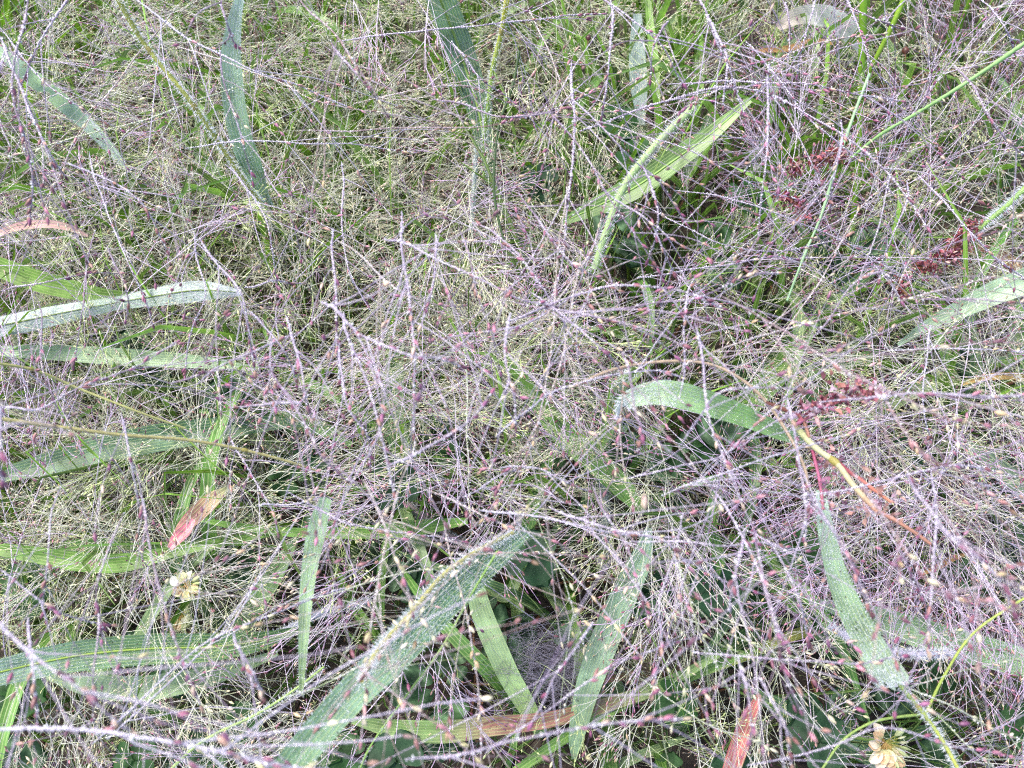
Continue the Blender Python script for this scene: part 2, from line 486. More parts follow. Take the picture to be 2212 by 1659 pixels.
GREENS = [(86, 126, 60), (104, 144, 68), (118, 156, 74), (72, 106, 58), (92, 122, 72), (130, 164, 88)]
LIMES = [(122, 168, 62), (134, 180, 74), (110, 154, 60), (148, 190, 98), (124, 156, 82)]
def d_upleft(px, py):
    return min(1.0, max(0.08, 1.1-0.75*(px/W)-0.75*(py/H)+0.1))
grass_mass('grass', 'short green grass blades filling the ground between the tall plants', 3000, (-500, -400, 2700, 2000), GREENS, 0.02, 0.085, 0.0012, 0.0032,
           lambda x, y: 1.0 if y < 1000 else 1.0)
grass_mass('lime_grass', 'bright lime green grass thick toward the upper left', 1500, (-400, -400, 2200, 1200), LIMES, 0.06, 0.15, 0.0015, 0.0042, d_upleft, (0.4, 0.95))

# ------------------------------------------------------------------ clover
def clover_proto(kind):
    root = empty('clover_leaf', (0, 0, 0))
    h = 0.035+0.012*kind
    top = np.array([0.008, 0.0, h])
    mb = MB(); p, _l = spline([(0, 0, 0), (0.001, 0.002, h*0.5), top], 8)
    tube(mb, p, 0.0005, srgb(120, 140, 80), 5); mb.build('petiole', 'plain', root)
    R = 0.0082
    for k in range(3):
        a0 = k*2*math.pi/3+0.3*kind+rng.uniform(-0.12, 0.12)
        tilt = rng.uniform(-0.2, 0.35)
        rr = np.linspace(0, 1, 9); ww = np.array([0.03, 0.32, 0.60, 0.82, 0.97, 1.0, 0.93, 0.70, 0.16])*0.52
        u = np.linspace(-1, 1, 9)
        base = srgb(44, 80, 38) if kind % 2 else srgb(36, 66, 40)
        V = []; Cc = []; A = []; UV = []
        for i, r in enumerate(rr):
            for x in u:
                lx = r*R*1.5-(0.10*R*(1-abs(x)) if i == 8 else 0); ly = x*ww[i]*R*2*0.86
                # rounded end
                lx -= (x*x)*R*0.25*(r**2)
                lz = abs(x)*0.0015*(1-tilt)-((lx/R)**2)*0.0010+0.0004*math.sin(9*r+5*x)
                V.append((lx, ly, lz+tilt*lx))
                mark = math.exp(-((r-(0.62-0.22*abs(x)))/0.09)**2)
                Cc.append(base*(1-0.75*mark)+srgb(110, 144, 104)*0.75*mark if kind < 3 else base)
                A.append(0.25); UV.append((ly*1000, lx*1000))
        V = np.array(V); ca, sa = math.cos(a0), math.sin(a0)
        V = np.stack([V[:, 0]*ca-V[:, 1]*sa, V[:, 0]*sa+V[:, 1]*ca, V[:, 2]], 1)+top
        m9 = 9
        q = [(i*m9+j, i*m9+j+1, (i+1)*m9+j+1, (i+1)*m9+j) for i in range(8) for j in range(8)]
        l_ = MB(); l_.add(V, quads=q, col=np.array(Cc), a=np.array(A), uv=np.array(UV)+50*k); l_.build('leaflet', 'clover', root)
    return root
clovers = [clover_proto(k) for k in range(5)]
spots = []
# clovers seen clearly in the gaps of the photograph
for px, py in [(1150, 1345), (1165, 1385), (1095, 1350), (1130, 1300), (1160, 1310), (1020, 1450), (960, 1450), (905, 1540), (1000, 1540),
               (80, 1550), (40, 1500), (120, 1590), (540, 1570), (600, 1590), (480, 1630), (520, 1500), (60, 1240), (110, 1260), (430, 1340),
               (400, 1370), (90, 1430), (1960, 1650), (2040, 1620), (2100, 1580), (1850, 1530), (2000, 1500), (2130, 1490), (1700, 1560), (1750, 1600),
               (1560, 1000), (1500, 960), (1440, 930), (1300, 860), (1240, 870), (1330, 560), (1400, 510), (1500, 560), (1560, 540), (1260, 340), (1290, 380),
               (1340, 400), (960, 880), (1000, 960), (930, 920), (890, 1010), (620, 1040), (660, 1070), (700, 1200), (1500, 1640), (1450, 1600),
               (1780, 640), (1850, 600), (1640, 620), (2080, 800), (2130, 1100), (2180, 1180), (1950, 1440), (1580, 820), (1640, 860)]:
    spots.append((px+rng.uniform(-12, 12), py+rng.uniform(-12, 12)))
while len(spots) < 120:
    px, py = rng.uniform(-60, 2270), rng.uniform(-40, 1720)
    if rng.uniform() < (0.12 if py < 520 else 0.2+0.8*(0.5*px/W+0.5*py/H)): spots.append((px, py))
for i, (px, py) in enumerate(spots):
    k = i if i < 5 else rng.integers(5)
    o = clovers[i] if i < 5 else copy_tree(clovers[k])
    zz = rng.uniform(-0.012, 0.012) if i > 58 else rng.uniform(0.0, 0.016)
    q = P(px, py, 0.04)
    o.location = (q[0], q[1], zz)
    o.rotation_euler = (rng.uniform(-0.25, 0.25), rng.uniform(-0.25, 0.25), rng.uniform(0, 6.28))
    s = rng.uniform(0.65, 1.1); o.scale = (s, s, s)
    size = 'large' if s > 0.95 else ('small' if s < 0.78 else 'medium')
    tone = 'plain dark' if k >= 3 else 'pale marked'
    lab = uniq(lambda j: f"{size} {tone} three part clover leaf low {where(px, py, j % 3)}" + ('' if j < 3 else [', partly hidden', ', deeper in shade', ', lying tilted'][(j//3-1) % 3]))
    tag(o, lab, 'clover', 'clover leaves in the undergrowth')

# ------------------------------------------------------------------ broad leaves traced from the photograph
def hairs(mb, base, dirs, length, width=0.000045, col=(0.85, 0.88, 0.95)):
    n = len(base); d = nrm(dirs)*length.reshape(-1, 1)
    s = nrm(np.cross(d, rng.normal(size=(n, 3))))*width
    v = np.stack([base-s, base+s, base+d], 1).reshape(-1, 3)
    mb.add(v, tris=np.arange(n*3).reshape(-1, 3), col=col)

def leaf(label, pix, widths, z, col, dewv=(0.5,), fold=0.25, midrib=None, hair=0, hairlen=0.0012, woolly=None, twist=None,
         name='grass_leaf', cut=False, drops=0, stem=None, cat='leaf', group=None, hairy_stem=0):
    z = list(z) if np.ndim(z) else [z]*len(pix)
    if len(z) == 2 and len(pix) > 2: z = list(np.linspace(z[0], z[1], len(pix)))
    pts = [P(x, y, zz) for (x, y), zz in zip(pix, z)]
    ws = [msize(w, p) for w, p in zip(widths, pts)]
    org = pts[0]
    root = empty(name, org)
    mb = MB()
    z = [q*0.9 if q < 0.148 and not stem and not cut and group == GR else q for q in z]
    pts = [P(x, y, zz) for (x, y), zz in zip(pix, z)]
    ws = [msize(w, p) for w, p in zip(widths, pts)]
    org = pts[0]; root.location = org
    cols = [srgb(*c) for c in col] if np.ndim(col) == 2 else [srgb(*col)]*2
    cols = [(c*0.84+c.mean()*0.16)*0.95 for c in cols]
    n = max(30, len(pix)*9)
    p, side, no, w, s = ribbon(mb, pts, ws, np.array(cols), fold=fold, n=n, cols=5, twist=twist, wave=0.0 if not cut else 0.02,
                               dewv=list(dewv) if len(dewv) > 1 else [dewv[0]]*2)
    if cut:   # ragged torn end
        m = 11; v = mb.v[-1].reshape(n, m, 3)
        t = nrm(p[-1]-p[-2]); v[-1] += t[None]*rng.uniform(-0.0022, 0.0014, (m, 1))
    mb.build('blade', 'leaf', root, origin=org)
    if midrib is not None:
        r = MB(); pr = p+no*(-(fold*0.25)*w[:, None]+0.00012)
        tube(r, pr, np.clip(w*0.035, 0.00015, 0.0006), srgb(*midrib), 6); r.build('midrib', 'plain', root, origin=org)
    if hair:
        hb = MB(); N = hair
        k = rng.integers(0, n, N); sg = rng.choice([-1, 1], N)
        uu = np.where(rng.uniform(size=N) < 0.55, rng.uniform(0.93, 1.0, N), rng.uniform(0, 1, N))*sg
        base = p[k]+side[k]*(uu*w[k]/2)[:, None]+no[k]*((np.abs(uu)-0.5)*fold*w[k]/2)[:, None]
        d = side[k]*(uu*0.9)[:, None]+no[k]*0.7+rng.normal(size=(N, 3))*0.3
        hairs(hb, base, d, hairlen*rng.uniform(0.5, 1.2, N)); 
        h_ = hb.build('hair', 'hair', root, origin=org); h_['kind'] = 'stuff'
    if woolly:     # dense white wool between s0..s1
        hb = MB(); s0, s1, N = woolly
        k = rng.integers(int(s0*(n-1)), max(int(s1*(n-1)), int(s0*(n-1))+1)+1, N).clip(0, n-1)
        uu = rng.uniform(-1.02, 1.02, N)
        base = p[k]+side[k]*(uu*w[k]/2)[:, None]+no[k]*((np.abs(uu)-0.5)*fold*w[k]/2)[:, None]+(p[(k+1).clip(0, n-1)]-p[k])*rng.uniform(0, 1, (N, 1))
        d = side[k]*(uu*0.7)[:, None]+no[k]*1.0+rng.normal(size=(N, 3))*0.45
        hairs(hb, base, d, hairlen*rng.uniform(0.5, 1.5, N), 0.00007, col=(0.86, 0.88, 0.95)); h_ = hb.build('wool', 'hair', root, origin=org); h_['kind'] = 'stuff'
    if drops:
        db = MB(); N = drops
        k = rng.integers(1, n-1, N); uu = np.round(rng.uniform(-0.95, 0.95, N)*9)/9+rng.normal(size=N)*0.02
        dv = np.interp(s[k], np.linspace(0, 1, len(dewv)), dewv)
        keep = rng.uniform(size=N) < dv*0.6
        base = p[k]+side[k]*(uu*w[k]/2)[:, None]+no[k]*((np.abs(uu)-0.5)*fold*w[k]/2+0.00008)[:, None]+(p[k+1]-p[k])*rng.uniform(0, 1, (N, 1))
        add_drops(db, base[keep], np.random.default_rng(3).uniform(0.00006, 0.00016, N)[keep], col=(0.8, 0.84, 0.92))
        h_ = db.build('dew', 'strand', root, origin=org); h_['kind'] = 'stuff'
    if stem:
        sp, sz, sw, sc = stem[:4]
        sb = MB(); q = [P(x, y, zz) for (x, y), zz in zip(sp, np.linspace(sz[0], sz[1], len(sp)))]
        pp, L = spline(q, max(12, len(q)*8)); rad = msize(sw, q[0])/2
        tube(sb, pp, rad, srgb(*sc), 8); sb.build('stem', 'plain', root, origin=org)
        if hairy_stem:
            hb = MB(); k = rng.integers(0, len(pp), hairy_stem); d = rng.normal(size=(hairy_stem, 3)); t = nrm(np.gradient(pp, axis=0))[k]
            d = nrm(d-(d*t).sum(1, keepdims=True)*t)
            hairs(hb, pp[k]+d*rad+t*rng.uniform(-0.002, 0.002, (hairy_stem, 1)), d+t*0.2, hairlen*1.3*rng.uniform(0.5, 1.2, hairy_stem), 0.00009)
            h_ = hb.build('stem_hair', 'hair', root, origin=org); h_['kind'] = 'stuff'
    tag(root, label, cat, group)
    USED[label] = 1
    return root

GR = 'broad grass leaves among the seed stalks'
PALE = (150, 184, 132); DKG = (66, 110, 70); MIDG = (98, 146, 72); LIME = (116, 160, 50); BLUEG = (112, 142, 134)
leaf('tall dewy leaf hanging from the top left, pale above and dark green below', [(522, -20), (507, 50), (500, 130), (506, 220), (522, 300), (548, 370), (580, 440)],
     [16, 30, 44, 50, 50, 46, 26], (0.21, 0.14), [(176, 204, 176), (140, 176, 136), (96, 136, 92), (70, 112, 66)], (0.95, 0.85, 0.7, 0.6), hair=900, drops=2600, group=GR, twist=[0.5, 0.1, 0, 0])
leaf('dark green leaf with a pale midrib at the top centre', [(945, -20), (983, 80), (1010, 160), (1034, 240), (1050, 330), (1062, 400)],
     [66, 64, 60, 50, 34, 12], (0.15, 0.10), [(104, 140, 104), (64, 104, 62), (60, 98, 56)], (0.7, 0.6, 0.4), midrib=(150, 180, 90), hair=500, drops=1500, group=GR)
leaf('bright forked leaf sloping down from the upper right of centre', [(1620, 215), (1540, 285), (1450, 350), (1370, 405), (1290, 445), (1215, 480)],
     [14, 34, 50, 52, 42, 14], (0.14, 0.10), [(124, 160, 82), (108, 144, 70), (84, 128, 50)], (0.15,), hair=300, group=GR, midrib=(150, 190, 90),
     stem=([(1500, 230), (1420, 310), (1350, 400), (1310, 500), (1285, 580)], (0.17, 0.13), 17, (164, 190, 130)), hairy_stem=1400)
leaf('cut hairy leaf with a ragged square end, pale and dewy', [(1772, 1060), (1785, 1150), (1805, 1235), (1838, 1320), (1882, 1400), (1932, 1482)],
     [20, 40, 52, 60, 66, 74], (0.15, 0.19), [(150, 180, 150), (136, 170, 128), (110, 144, 104), (130, 156, 130)], (0.85, 0.75, 0.6, 0.95), cut=True, hair=900, hairlen=0.0009, drops=3200,
     woolly=(0.93, 1.0, 350), group=GR)
leaf('arched pale leaf whose bend is white with wool', [(1325, 905), (1345, 872), (1390, 852), (1450, 850), (1530, 872), (1610, 900), (1690, 935), (1740, 955)],
     [14, 32, 46, 56, 54, 46, 34, 8], (0.10, 0.155, 0.165, 0.17, 0.165, 0.155, 0.14, 0.12), [(150, 176, 140), (168, 200, 150), (130, 180, 90), (120, 164, 100)], (1.0, 1.0, 0.6, 0.5),
     woolly=(0.1, 0.5, 3200), hair=700, drops=1500, group=GR, stem=([(1372, 800), (1335, 830), (1315, 890), (1306, 960), (1300, 1060)], (0.14, 0.05), 20, (150, 176, 110)), hairy_stem=1600)
leaf('narrow folded leaf hugging the stem below the arch', [(1385, 805), (1345, 830), (1322, 880), (1310, 935), (1280, 985)], [10, 26, 34, 28, 8], (0.14, 0.09),
     [(150, 170, 100), (112, 150, 80)], (0.5,), hair=400, group=GR, midrib=(180, 190, 110))
leaf('big diagonal leaf running from the centre to the bottom edge', [(1140, 1148), (1070, 1200), (990, 1265), (910, 1345), (835, 1425), (755, 1505), (680, 1590), (600, 1690)],
     [20, 56, 78, 86, 82, 74, 70, 68], (0.15, 0.21), [(70, 112, 76), (64, 108, 72), (70, 116, 84), (120, 160, 126), (128, 172, 120)], (0.75, 0.8, 0.85, 0.6, 0.4),
     hair=1300, hairlen=0.0014, drops=4200, group=GR, fold=0.35, stem=([(1110, 1150), (1040, 1185), (960, 1240), (890, 1322), (820, 1400), (780, 1470)], (0.17, 0.225), 9, (176, 174, 110)), hairy_stem=1500)
leaf('pale lined leaf pointing down at the cobweb', [(1012, 1200), (1024, 1255), (1040, 1320), (1068, 1390), (1100, 1460), (1140, 1530), (1170, 1590)],
     [14, 38, 46, 48, 46, 40, 22], (0.10, 0.075), [(140, 172, 112), (146, 180, 122), (124, 164, 84)], (0.45, 0.4, 0.3), drops=900, group=GR)
leaf('spotted pale leaf right of the cobweb with dark flecks', [(1402, 1140), (1385, 1205), (1355, 1270), (1322, 1345), (1292, 1420), (1265, 1500), (1245, 1590), (1240, 1640)],
     [14, 46, 58, 62, 60, 50, 34, 10], (0.12, 0.08), [(96, 134, 100), (140, 172, 138), (140, 176, 120)], (0.85, 0.5, 0.35), drops=1300, group=GR)
leaf('bottom left broad dark leaf with a pale midrib', [(-40, 1462), (60, 1438), (180, 1415), (320, 1402), (450, 1398), (560, 1385), (640, 1360)],
     [52, 60, 66, 66, 58, 40, 12], (0.13, 0.09), [(116, 150, 130), (96, 136, 88), (72, 116, 52), (70, 112, 54)], (0.8, 0.6, 0.5, 0.4), midrib=(150, 176, 80), hair=800, drops=2200, group=GR)
leaf('pale leaf lying under the bottom left broad leaf', [(100, 1462), (200, 1482), (310, 1486), (420, 1468), (520, 1440), (600, 1410)],
     [10, 44, 52, 46, 30, 12], (0.10, 0.07), [(170, 196, 150), (136, 168, 104)], (0.5,), hair=300, drops=900, group=GR)
leaf('long dark left leaf with a bluish sheen', [(-30, 1035), (90, 1005), (210, 972), (330, 948), (450, 930), (560, 916), (660, 915)],
     [24, 46, 60, 60, 54, 36, 12], (0.11, 0.09), [(108, 144, 106), (80, 124, 84), (74, 120, 78)], (0.5,), hair=400, drops=1500, group=GR)
leaf('short bright leaf just above the long dark left leaf', [(430, 888), (520, 893), (610, 905), (700, 928), (760, 960)], [8, 30, 36, 30, 10], (0.09, 0.08), MIDG, (0.3,), group=GR)
leaf('lime leaf entering at the left edge above the woolly leaf', [(-30, 565), (60, 600), (140, 622), (230, 640), (330, 645), (430, 640)],
     [40, 46, 44, 32, 20, 8], (0.13, 0.10), LIME, (0.08,), hair=300, group=GR)
leaf('lime leaf bending along the lower left edge', [(-30, 1182), (70, 1197), (170, 1213), (270, 1215), (380, 1190), (500, 1168), (600, 1150)],
     [24, 34, 42, 40, 24, 18, 10], (0.11, 0.09), (112, 158, 50), (0.1,), hair=300, group=GR)
leaf('thin lime leaf running right from the peach leaf', [(410, 1118), (520, 1138), (640, 1150), (780, 1150), (900, 1140), (1010, 1125)],
     [8, 16, 20, 28, 34, 14], (0.10, 0.075), (116, 168, 56), (0.2,), hair=300, group=GR)
leaf('white woolly leaf at the left edge', [(-40, 712), (50, 695), (140, 676), (250, 655), (340, 640), (430, 628), (520, 632)],
     [44, 46, 40, 30, 42, 46, 12], (0.125, 0.12), [(196, 206, 208), (160, 186, 150), (204, 212, 216)], (0.9,), woolly=(0, 1, 4500), hairlen=0.0014, group=GR, fold=-0.4, midrib=(120, 140, 70))
leaf('faint pale leaf stretching right from the left edge', [(-30, 758), (120, 762), (280, 772), (430, 782), (560, 796)], [20, 34, 36, 28, 8], (0.11, 0.10), (156, 190, 140), (0.6,), group=GR, hair=200)
leaf('spotted green leaf left of the arch stem', [(1095, 770), (1130, 825), (1175, 888), (1225, 945), (1290, 1000), (1350, 1060), (1390, 1110)],
     [12, 32, 44, 52, 54, 44, 14], (0.105, 0.08), (98, 150, 54), (0.45,), drops=900, hair=200, group=GR)
leaf('lime leaf behind the arched leaf slanting up to the right', [(1760, 695), (1715, 760), (1660, 825), (1600, 890), (1545, 945)], [18, 44, 56, 48, 14], (0.07, 0.06), (96, 142, 54), (0.12,), group=GR)
leaf('dark green leaf crossing behind the lime leaf', [(1900, 760), (1800, 790), (1700, 815), (1600, 850)], [12, 36, 40, 12], (0.065, 0.06), (78, 126, 56), (0.2,), group=GR)
leaf('pale dusty leaf coming in at the right edge', [(2260, 590), (2160, 628), (2080, 665), (2000, 705), (1940, 745)], [58, 52, 40, 24, 8], (0.14, 0.11), (148, 182, 142), (0.6,), hair=400, drops=900, group=GR)
leaf('broad wet leaf in the lower right with white dots', [(1760, 1300), (1860, 1328), (1970, 1362), (2080, 1395), (2200, 1428), (2270, 1450)],
     [14, 48, 62, 66, 62, 56], (0.09, 0.11), [(112, 150, 98), (104, 150, 84)], (0.8,), hair=400, drops=2600, group=GR)
leaf('flat green leaf with a brown torn stretch along the bottom', [(760, 1556), (860, 1575), (960, 1580), (1060, 1568), (1180, 1555), (1290, 1528), (1430, 1480), (1560, 1410)],
     [14, 40, 48, 44, 34, 30, 28, 10], (0.09, 0.08), [(118, 152, 80), (124, 160, 84), (164, 112, 92), (150, 104, 84), (124, 156, 90), (130, 166, 80)], (0.3,), group=GR, drops=500)
leaf('lime blade rising from the bottom edge to the right', [(1080, 1690), (1180, 1620), (1290, 1550), (1410, 1490), (1530, 1445), (1640, 1400)], [18, 24, 24, 24, 20, 6], (0.09, 0.07), (112, 160, 52), (0.3,), hair=300, group=GR)
leaf('pale standing leaf left of the big diagonal leaf', [(705, 1075), (686, 1140), (670, 1220), (660, 1310), (655, 1400), (650, 1500)], [26, 42, 36, 28, 20, 10], (0.18, 0.14), [(140, 180, 120), (160, 192, 140), (150, 176, 110)], (0.95, 0.7, 0.4, 0.3),
     hair=500, drops=900, group=GR)
leaf('plain green leaf standing left of the centre', [(868, 740), (852, 810), (850, 890), (862, 960), (880, 1040)], [10, 42, 50, 42, 12], (0.08, 0.07), (78, 124, 66), (0.3,), group=GR)
leaf('bright upright lime blade at the top right of centre', [(1398, -20), (1405, 60), (1414, 130), (1419, 210), (1418, 300)], [12, 17, 18, 15, 5], (0.11, 0.08), LIME, (0.1,), group=GR)
leaf('bluish upright leaf below the top edge', [(1377, 30), (1376, 110), (1380, 190), (1386, 270)], [18, 34, 36, 14], (0.09, 0.07), (118, 144, 146), (0.9,), hair=300, group=GR, drops=700)
leaf('pale fuzzy leaf crossing the upper left', [(-20, 95), (60, 160), (140, 225), (210, 290), (280, 370)], [16, 34, 34, 26, 8], (0.16, 0.12), (176, 206, 160), (0.7,), hair=500, group=GR, woolly=(0.5, 1, 1200))
leaf('thin lime leaf crossing the dark gap by the red spike', [(2200, 470), (2160, 520), (2120, 590), (2090, 660), (2060, 720)], [10, 18, 20, 16, 5], (0.10, 0.06), (96, 160, 50), (0.1,), group=GR)
leaf('dim grey green leaf at the far right below the middle', [(2060, 940), (2120, 985), (2180, 1030), (2240, 1080)], [12, 38, 44, 30], (0.09, 0.08), (112, 140, 112), (0.5,), group=GR)
leaf('twisted grey blue leaf tip above the cobweb', [(1205, 1312), (1222, 1345), (1248, 1385), (1285, 1425), (1318, 1460)], [10, 28, 38, 30, 12], (0.055, 0.04), [(136, 150, 158), (120, 146, 130), (86, 122, 72)], (0.9, 0.6, 0.2), group=GR, twist=[0.9, 0.5, 0.1])
leaf('medium green leaf slanting behind the upper clover flower', [(640, 1160), (600, 1230), (555, 1300), (510, 1370), (470, 1420)], [14, 38, 44, 32, 10], (0.085, 0.07), (106, 146, 84), (0.3,), group=GR)
leaf('deep green leaf left of the cut hairy leaf', [(1540, 1060), (1535, 1130), (1550, 1200), (1570, 1280)], [10, 26, 28, 8], (0.08, 0.06), (92, 148, 58), (0.3,), group=GR)
leaf('broad dark leaf low behind the lower clover flower', [(1600, 1480), (1690, 1530), (1790, 1580), (1900, 1640), (1980, 1700)], [12, 40, 52, 50, 30], (0.05, 0.05), (66, 108, 66), (0.4,), group=GR)
leaf('fresh green leaf low left of the arched leaf stem', [(1210, 1130), (1170, 1180), (1120, 1210), (1050, 1215)], [8, 26, 30, 10], (0.06, 0.05), MIDG, (0.2,), group=GR)
leaf('yellow edged leaf running along the lower right middle', [(1480, 1470), (1600, 1420), (1720, 1370), (1830, 1340), (1960, 1310)], [8, 20, 24, 22, 8], (0.06, 0.05), [(150, 176, 60), (168, 150, 70)], (0.2,), group=GR)
leaf('deep green leaf slanting right of the spotted leaf', [(1440, 1490), (1520, 1440), (1600, 1380), (1680, 1340)], [12, 34, 36, 12], (0.055, 0.05), (62, 106, 48), (0.2,), group=GR)
leaf('green leaf crossing under the centre toward the cobweb', [(1020, 1190), (1030, 1240), (1090, 1290), (1120, 1240), (1150, 1180)], [10, 24, 24, 22, 8], (0.045, 0.05), (80, 122, 46), (0.1,), group=GR)

WG = 'withered coloured leaves'
leaf('peach coloured leaf with a pink tip, left of centre', [(372, 1172), (400, 1135), (430, 1105), (460, 1078), (492, 1055)], [16, 30, 38, 34, 10], (0.105, 0.10), [(206, 122, 128), (196, 130, 120), (190, 150, 112), (150, 156, 100)], (0.15,), group=WG, fold=0.15)
leaf('small bright pink leaf below the peach leaf', [(366, 1185), (388, 1158), (405, 1142), (418, 1122)], [12, 26, 22, 8], (0.12, 0.12), (228, 120, 140), (0.1,), group=WG)
leaf('pink curved leaf at the left edge', [(-10, 508), (40, 490), (100, 484), (150, 492), (190, 510)], [16, 20, 18, 14, 6], (0.14, 0.12), (232, 180, 170), (0.3,), group=WG)
leaf('brick red leaf at the bottom edge', [(1640, 1500), (1618, 1550), (1600, 1600), (1580, 1660), (1570, 1700)], [10, 34, 42, 40, 30], (0.10, 0.10), [(196, 96, 88), (204, 108, 100), (192, 92, 96)], (0.4,), group=WG, drops=300)
leaf('orange brown leaf bent behind the red spike', [(2060, 535), (2110, 540), (2160, 552), (2200, 580), (2195, 620)], [12, 28, 28, 20, 16], (0.07, 0.05), [(150, 94, 76), (140, 80, 60), (214, 150, 62)], (0.1,), group=WG)
leaf('orange blade tip at the lower right', [(1990, 1240), (2030, 1222), (2060, 1205), (2085, 1198)], [6, 14, 14, 6], (0.07, 0.06), (206, 146, 84), (0.1,), group=WG)
leaf('striped withered grey leaf near the top right', [(1680, 60), (1730, 35), (1790, 40), (1840, 75), (1860, 110)], [16, 44, 58, 46, 14], (0.10, 0.08), [(186, 160, 150), (164, 170, 166), (150, 164, 160)], (0.5,), group=WG, hair=200)
leaf('orange dry leaf under the striped withered leaf', [(1640, 110), (1700, 105), (1760, 88), (1800, 95)], [8, 14, 12, 6], (0.07, 0.06), (200, 140, 84), (0.1,), group=WG)
leaf('rusty brown leaf patch on the bottom centre leaf', [(1030, 1572), (1080, 1560), (1140, 1566), (1200, 1556), (1240, 1540)], [8, 20, 22, 18, 8], (0.11, 0.10), (176, 120, 98), (0.2,), group=WG, fold=0.5)
leaf('thin orange dry blade near the lower clover flower', [(1794, 1582), (1820, 1602), (1850, 1625), (1880, 1650)], [5, 7, 7, 4], (0.035, 0.03), (214, 140, 70), (0.05,), group=WG)
leaf('brown curled scrap beside the bottom right blades', [(1740, 1560), (1752, 1545), (1768, 1552), (1764, 1570), (1750, 1572)], [8, 14, 14, 12, 6], (0.06, 0.055), (150, 100, 66), (0.1,), group=WG)
leaf('orange dry leaf strip right of the yellow leaf gap', [(2080, 830), (2130, 815), (2190, 812), (2230, 820)], [6, 14, 16, 14], (0.08, 0.07), (214, 168, 84), (0.1,), group=WG)
leaf('rusty eaten leaf edge below the spotted pale leaf', [(1280, 1478), (1310, 1466), (1340, 1462), (1368, 1450)], [8, 16, 16, 8], (0.07, 0.07), [(120, 70, 50), (140, 100, 60)], (0.1,), group=WG, fold=0.6)

# stout smooth stalks
def stalk(label, pix, w, z, col, sides=10, hair=0, hairlen=0.0014, node=None, name='grass_stalk', group=None, rough=0.0, parts=()):
    pts = [P(x, y, zz) for (x, y), zz in zip(pix, np.linspace(z[0], z[-1], len(pix)))]
    org = pts[0]; root = empty(name, org)
    p, L = spline(pts, max(16, len(pts)*10)); r = msize(w, pts[len(pts)//2])/2
    mb = MB(); cc = np.array([srgb(*c) for c in col]) if np.ndim(col) == 2 else np.tile(srgb(*col), (2, 1))
    s = np.linspace(0, 1, len(p)); cs = np.stack([np.interp(s, np.linspace(0, 1, len(cc)), cc[:, k]) for k in range(3)], 1)
    cs = cs*rng.uniform(0.88, 1.12, (len(p), 1))
    tube(mb, p, r*(1-0.25*s)*(1+rough*rng.normal(size=len(p))), cs, sides)
    mb.build('stem', 'plain', root, origin=org)
    if hair:
        hb = MB(); k = rng.integers(0, len(p), hair); d = rng.normal(size=(hair, 3)); t = nrm(np.gradient(p, axis=0))[k]
        d = nrm(d-(d*t).sum(1, keepdims=True)*t)
        hairs(hb, p[k]+d*r+t*rng.uniform(-0.002, 0.002, (hair, 1)), d+t*0.2, hairlen*rng.uniform(0.5, 1.2, hair), 0.00009)
        h_ = hb.build('hair', 'hair', root, origin=org); h_['kind'] = 'stuff'
    for f in (node or []):
        nb = MB(); i = int(f*(len(p)-1)); t = nrm(p[min(i+1, len(p)-1)]-p[max(i-1, 0)])
        seg = np.array([p[i]-t*r*1.6, p[i]-t*r*0.6, p[i]+t*r*0.6, p[i]+t*r*1.6])
        tube(nb, seg, np.array([0.9, 1.2, 1.2, 0.9])*r, srgb(160, 152, 84), 10); nb.build('node', 'plain', root, origin=org)
    tag(root, label, 'stalk', group); USED[label] = 1
    return root, p, r, org
SG = 'bare stalks'
stalk('thick lime stalk standing in the upper right', [(1866, -20), (1862, 120), (1858, 260), (1850, 400), (1838, 520), (1830, 640)], 15, (0.13, 0.02), (120, 164, 44), group=SG)
stalk('slim lime stalk leaning against the thick lime stalk', [(1960, -20), (1930, 50), (1900, 110), (1875, 160)], 12, (0.13, 0.10), (136, 172, 52), group=SG)
stalk('second lime stalk continuing below the leaning one, reddish inside', [(1868, 190), (1840, 260), (1800, 330), (1770, 400)], 9, (0.10, 0.05), [(120, 140, 50), (140, 160, 60)], group=SG)
stalk('lime stalk slanting to the right of the thick lime stalk', [(2100, -10), (2060, 90), (2020, 200), (1985, 320)], 9, (0.10, 0.03), (110, 150, 46), group=SG)
stalk('hairy yellowish stalk slanting down through the upper left', [(250, -10), (312, 95), (410, 217), (470, 305), (522, 382), (566, 440)], 10, (0.22, 0.16), (166, 172, 84), hair=1800, node=[0.23, 0.5], group=SG)
stalk('yellow green hairy stalk coming down at the top centre', [(1096, -10), (1084, 67), (1064, 150), (1054, 233), (1047, 300), (1046, 380)], 11, (0.17, 0.10), [(190, 190, 70), (150, 180, 90), (120, 160, 60)], hair=1300, node=[0.2], group=SG)
stalk('thin dark knotted stem curving down above the centre', [(1122, 110), (1106, 190), (1078, 270), (1068, 360), (1070, 440), (1088, 520)], 6, (0.18, 0.15), (70, 92, 56), rough=0.12, group=SG)
stalk('white furry stem hanging under the dark midrib leaf', [(1030, 320), (1026, 380), (1022, 440), (1018, 500)], 8, (0.12, 0.09), (168, 182, 168), hair=1200, hairlen=0.0009, group=SG)
stalk('pale green wet stalk crossing the upper right corner', [(2260, 60), (2160, 130), (2060, 196), (1980, 245), (1900, 292), (1840, 340)], 9, (0.21, 0.15), (150, 190, 122), rough=0.1, group=SG)
stalk('pale wet stalk descending toward the arched leaf', [(1878, 160), (1840, 260), (1800, 380), (1772, 470), (1738, 550), (1700, 650)], 7, (0.15, 0.13), (150, 184, 140), rough=0.1, group=SG)
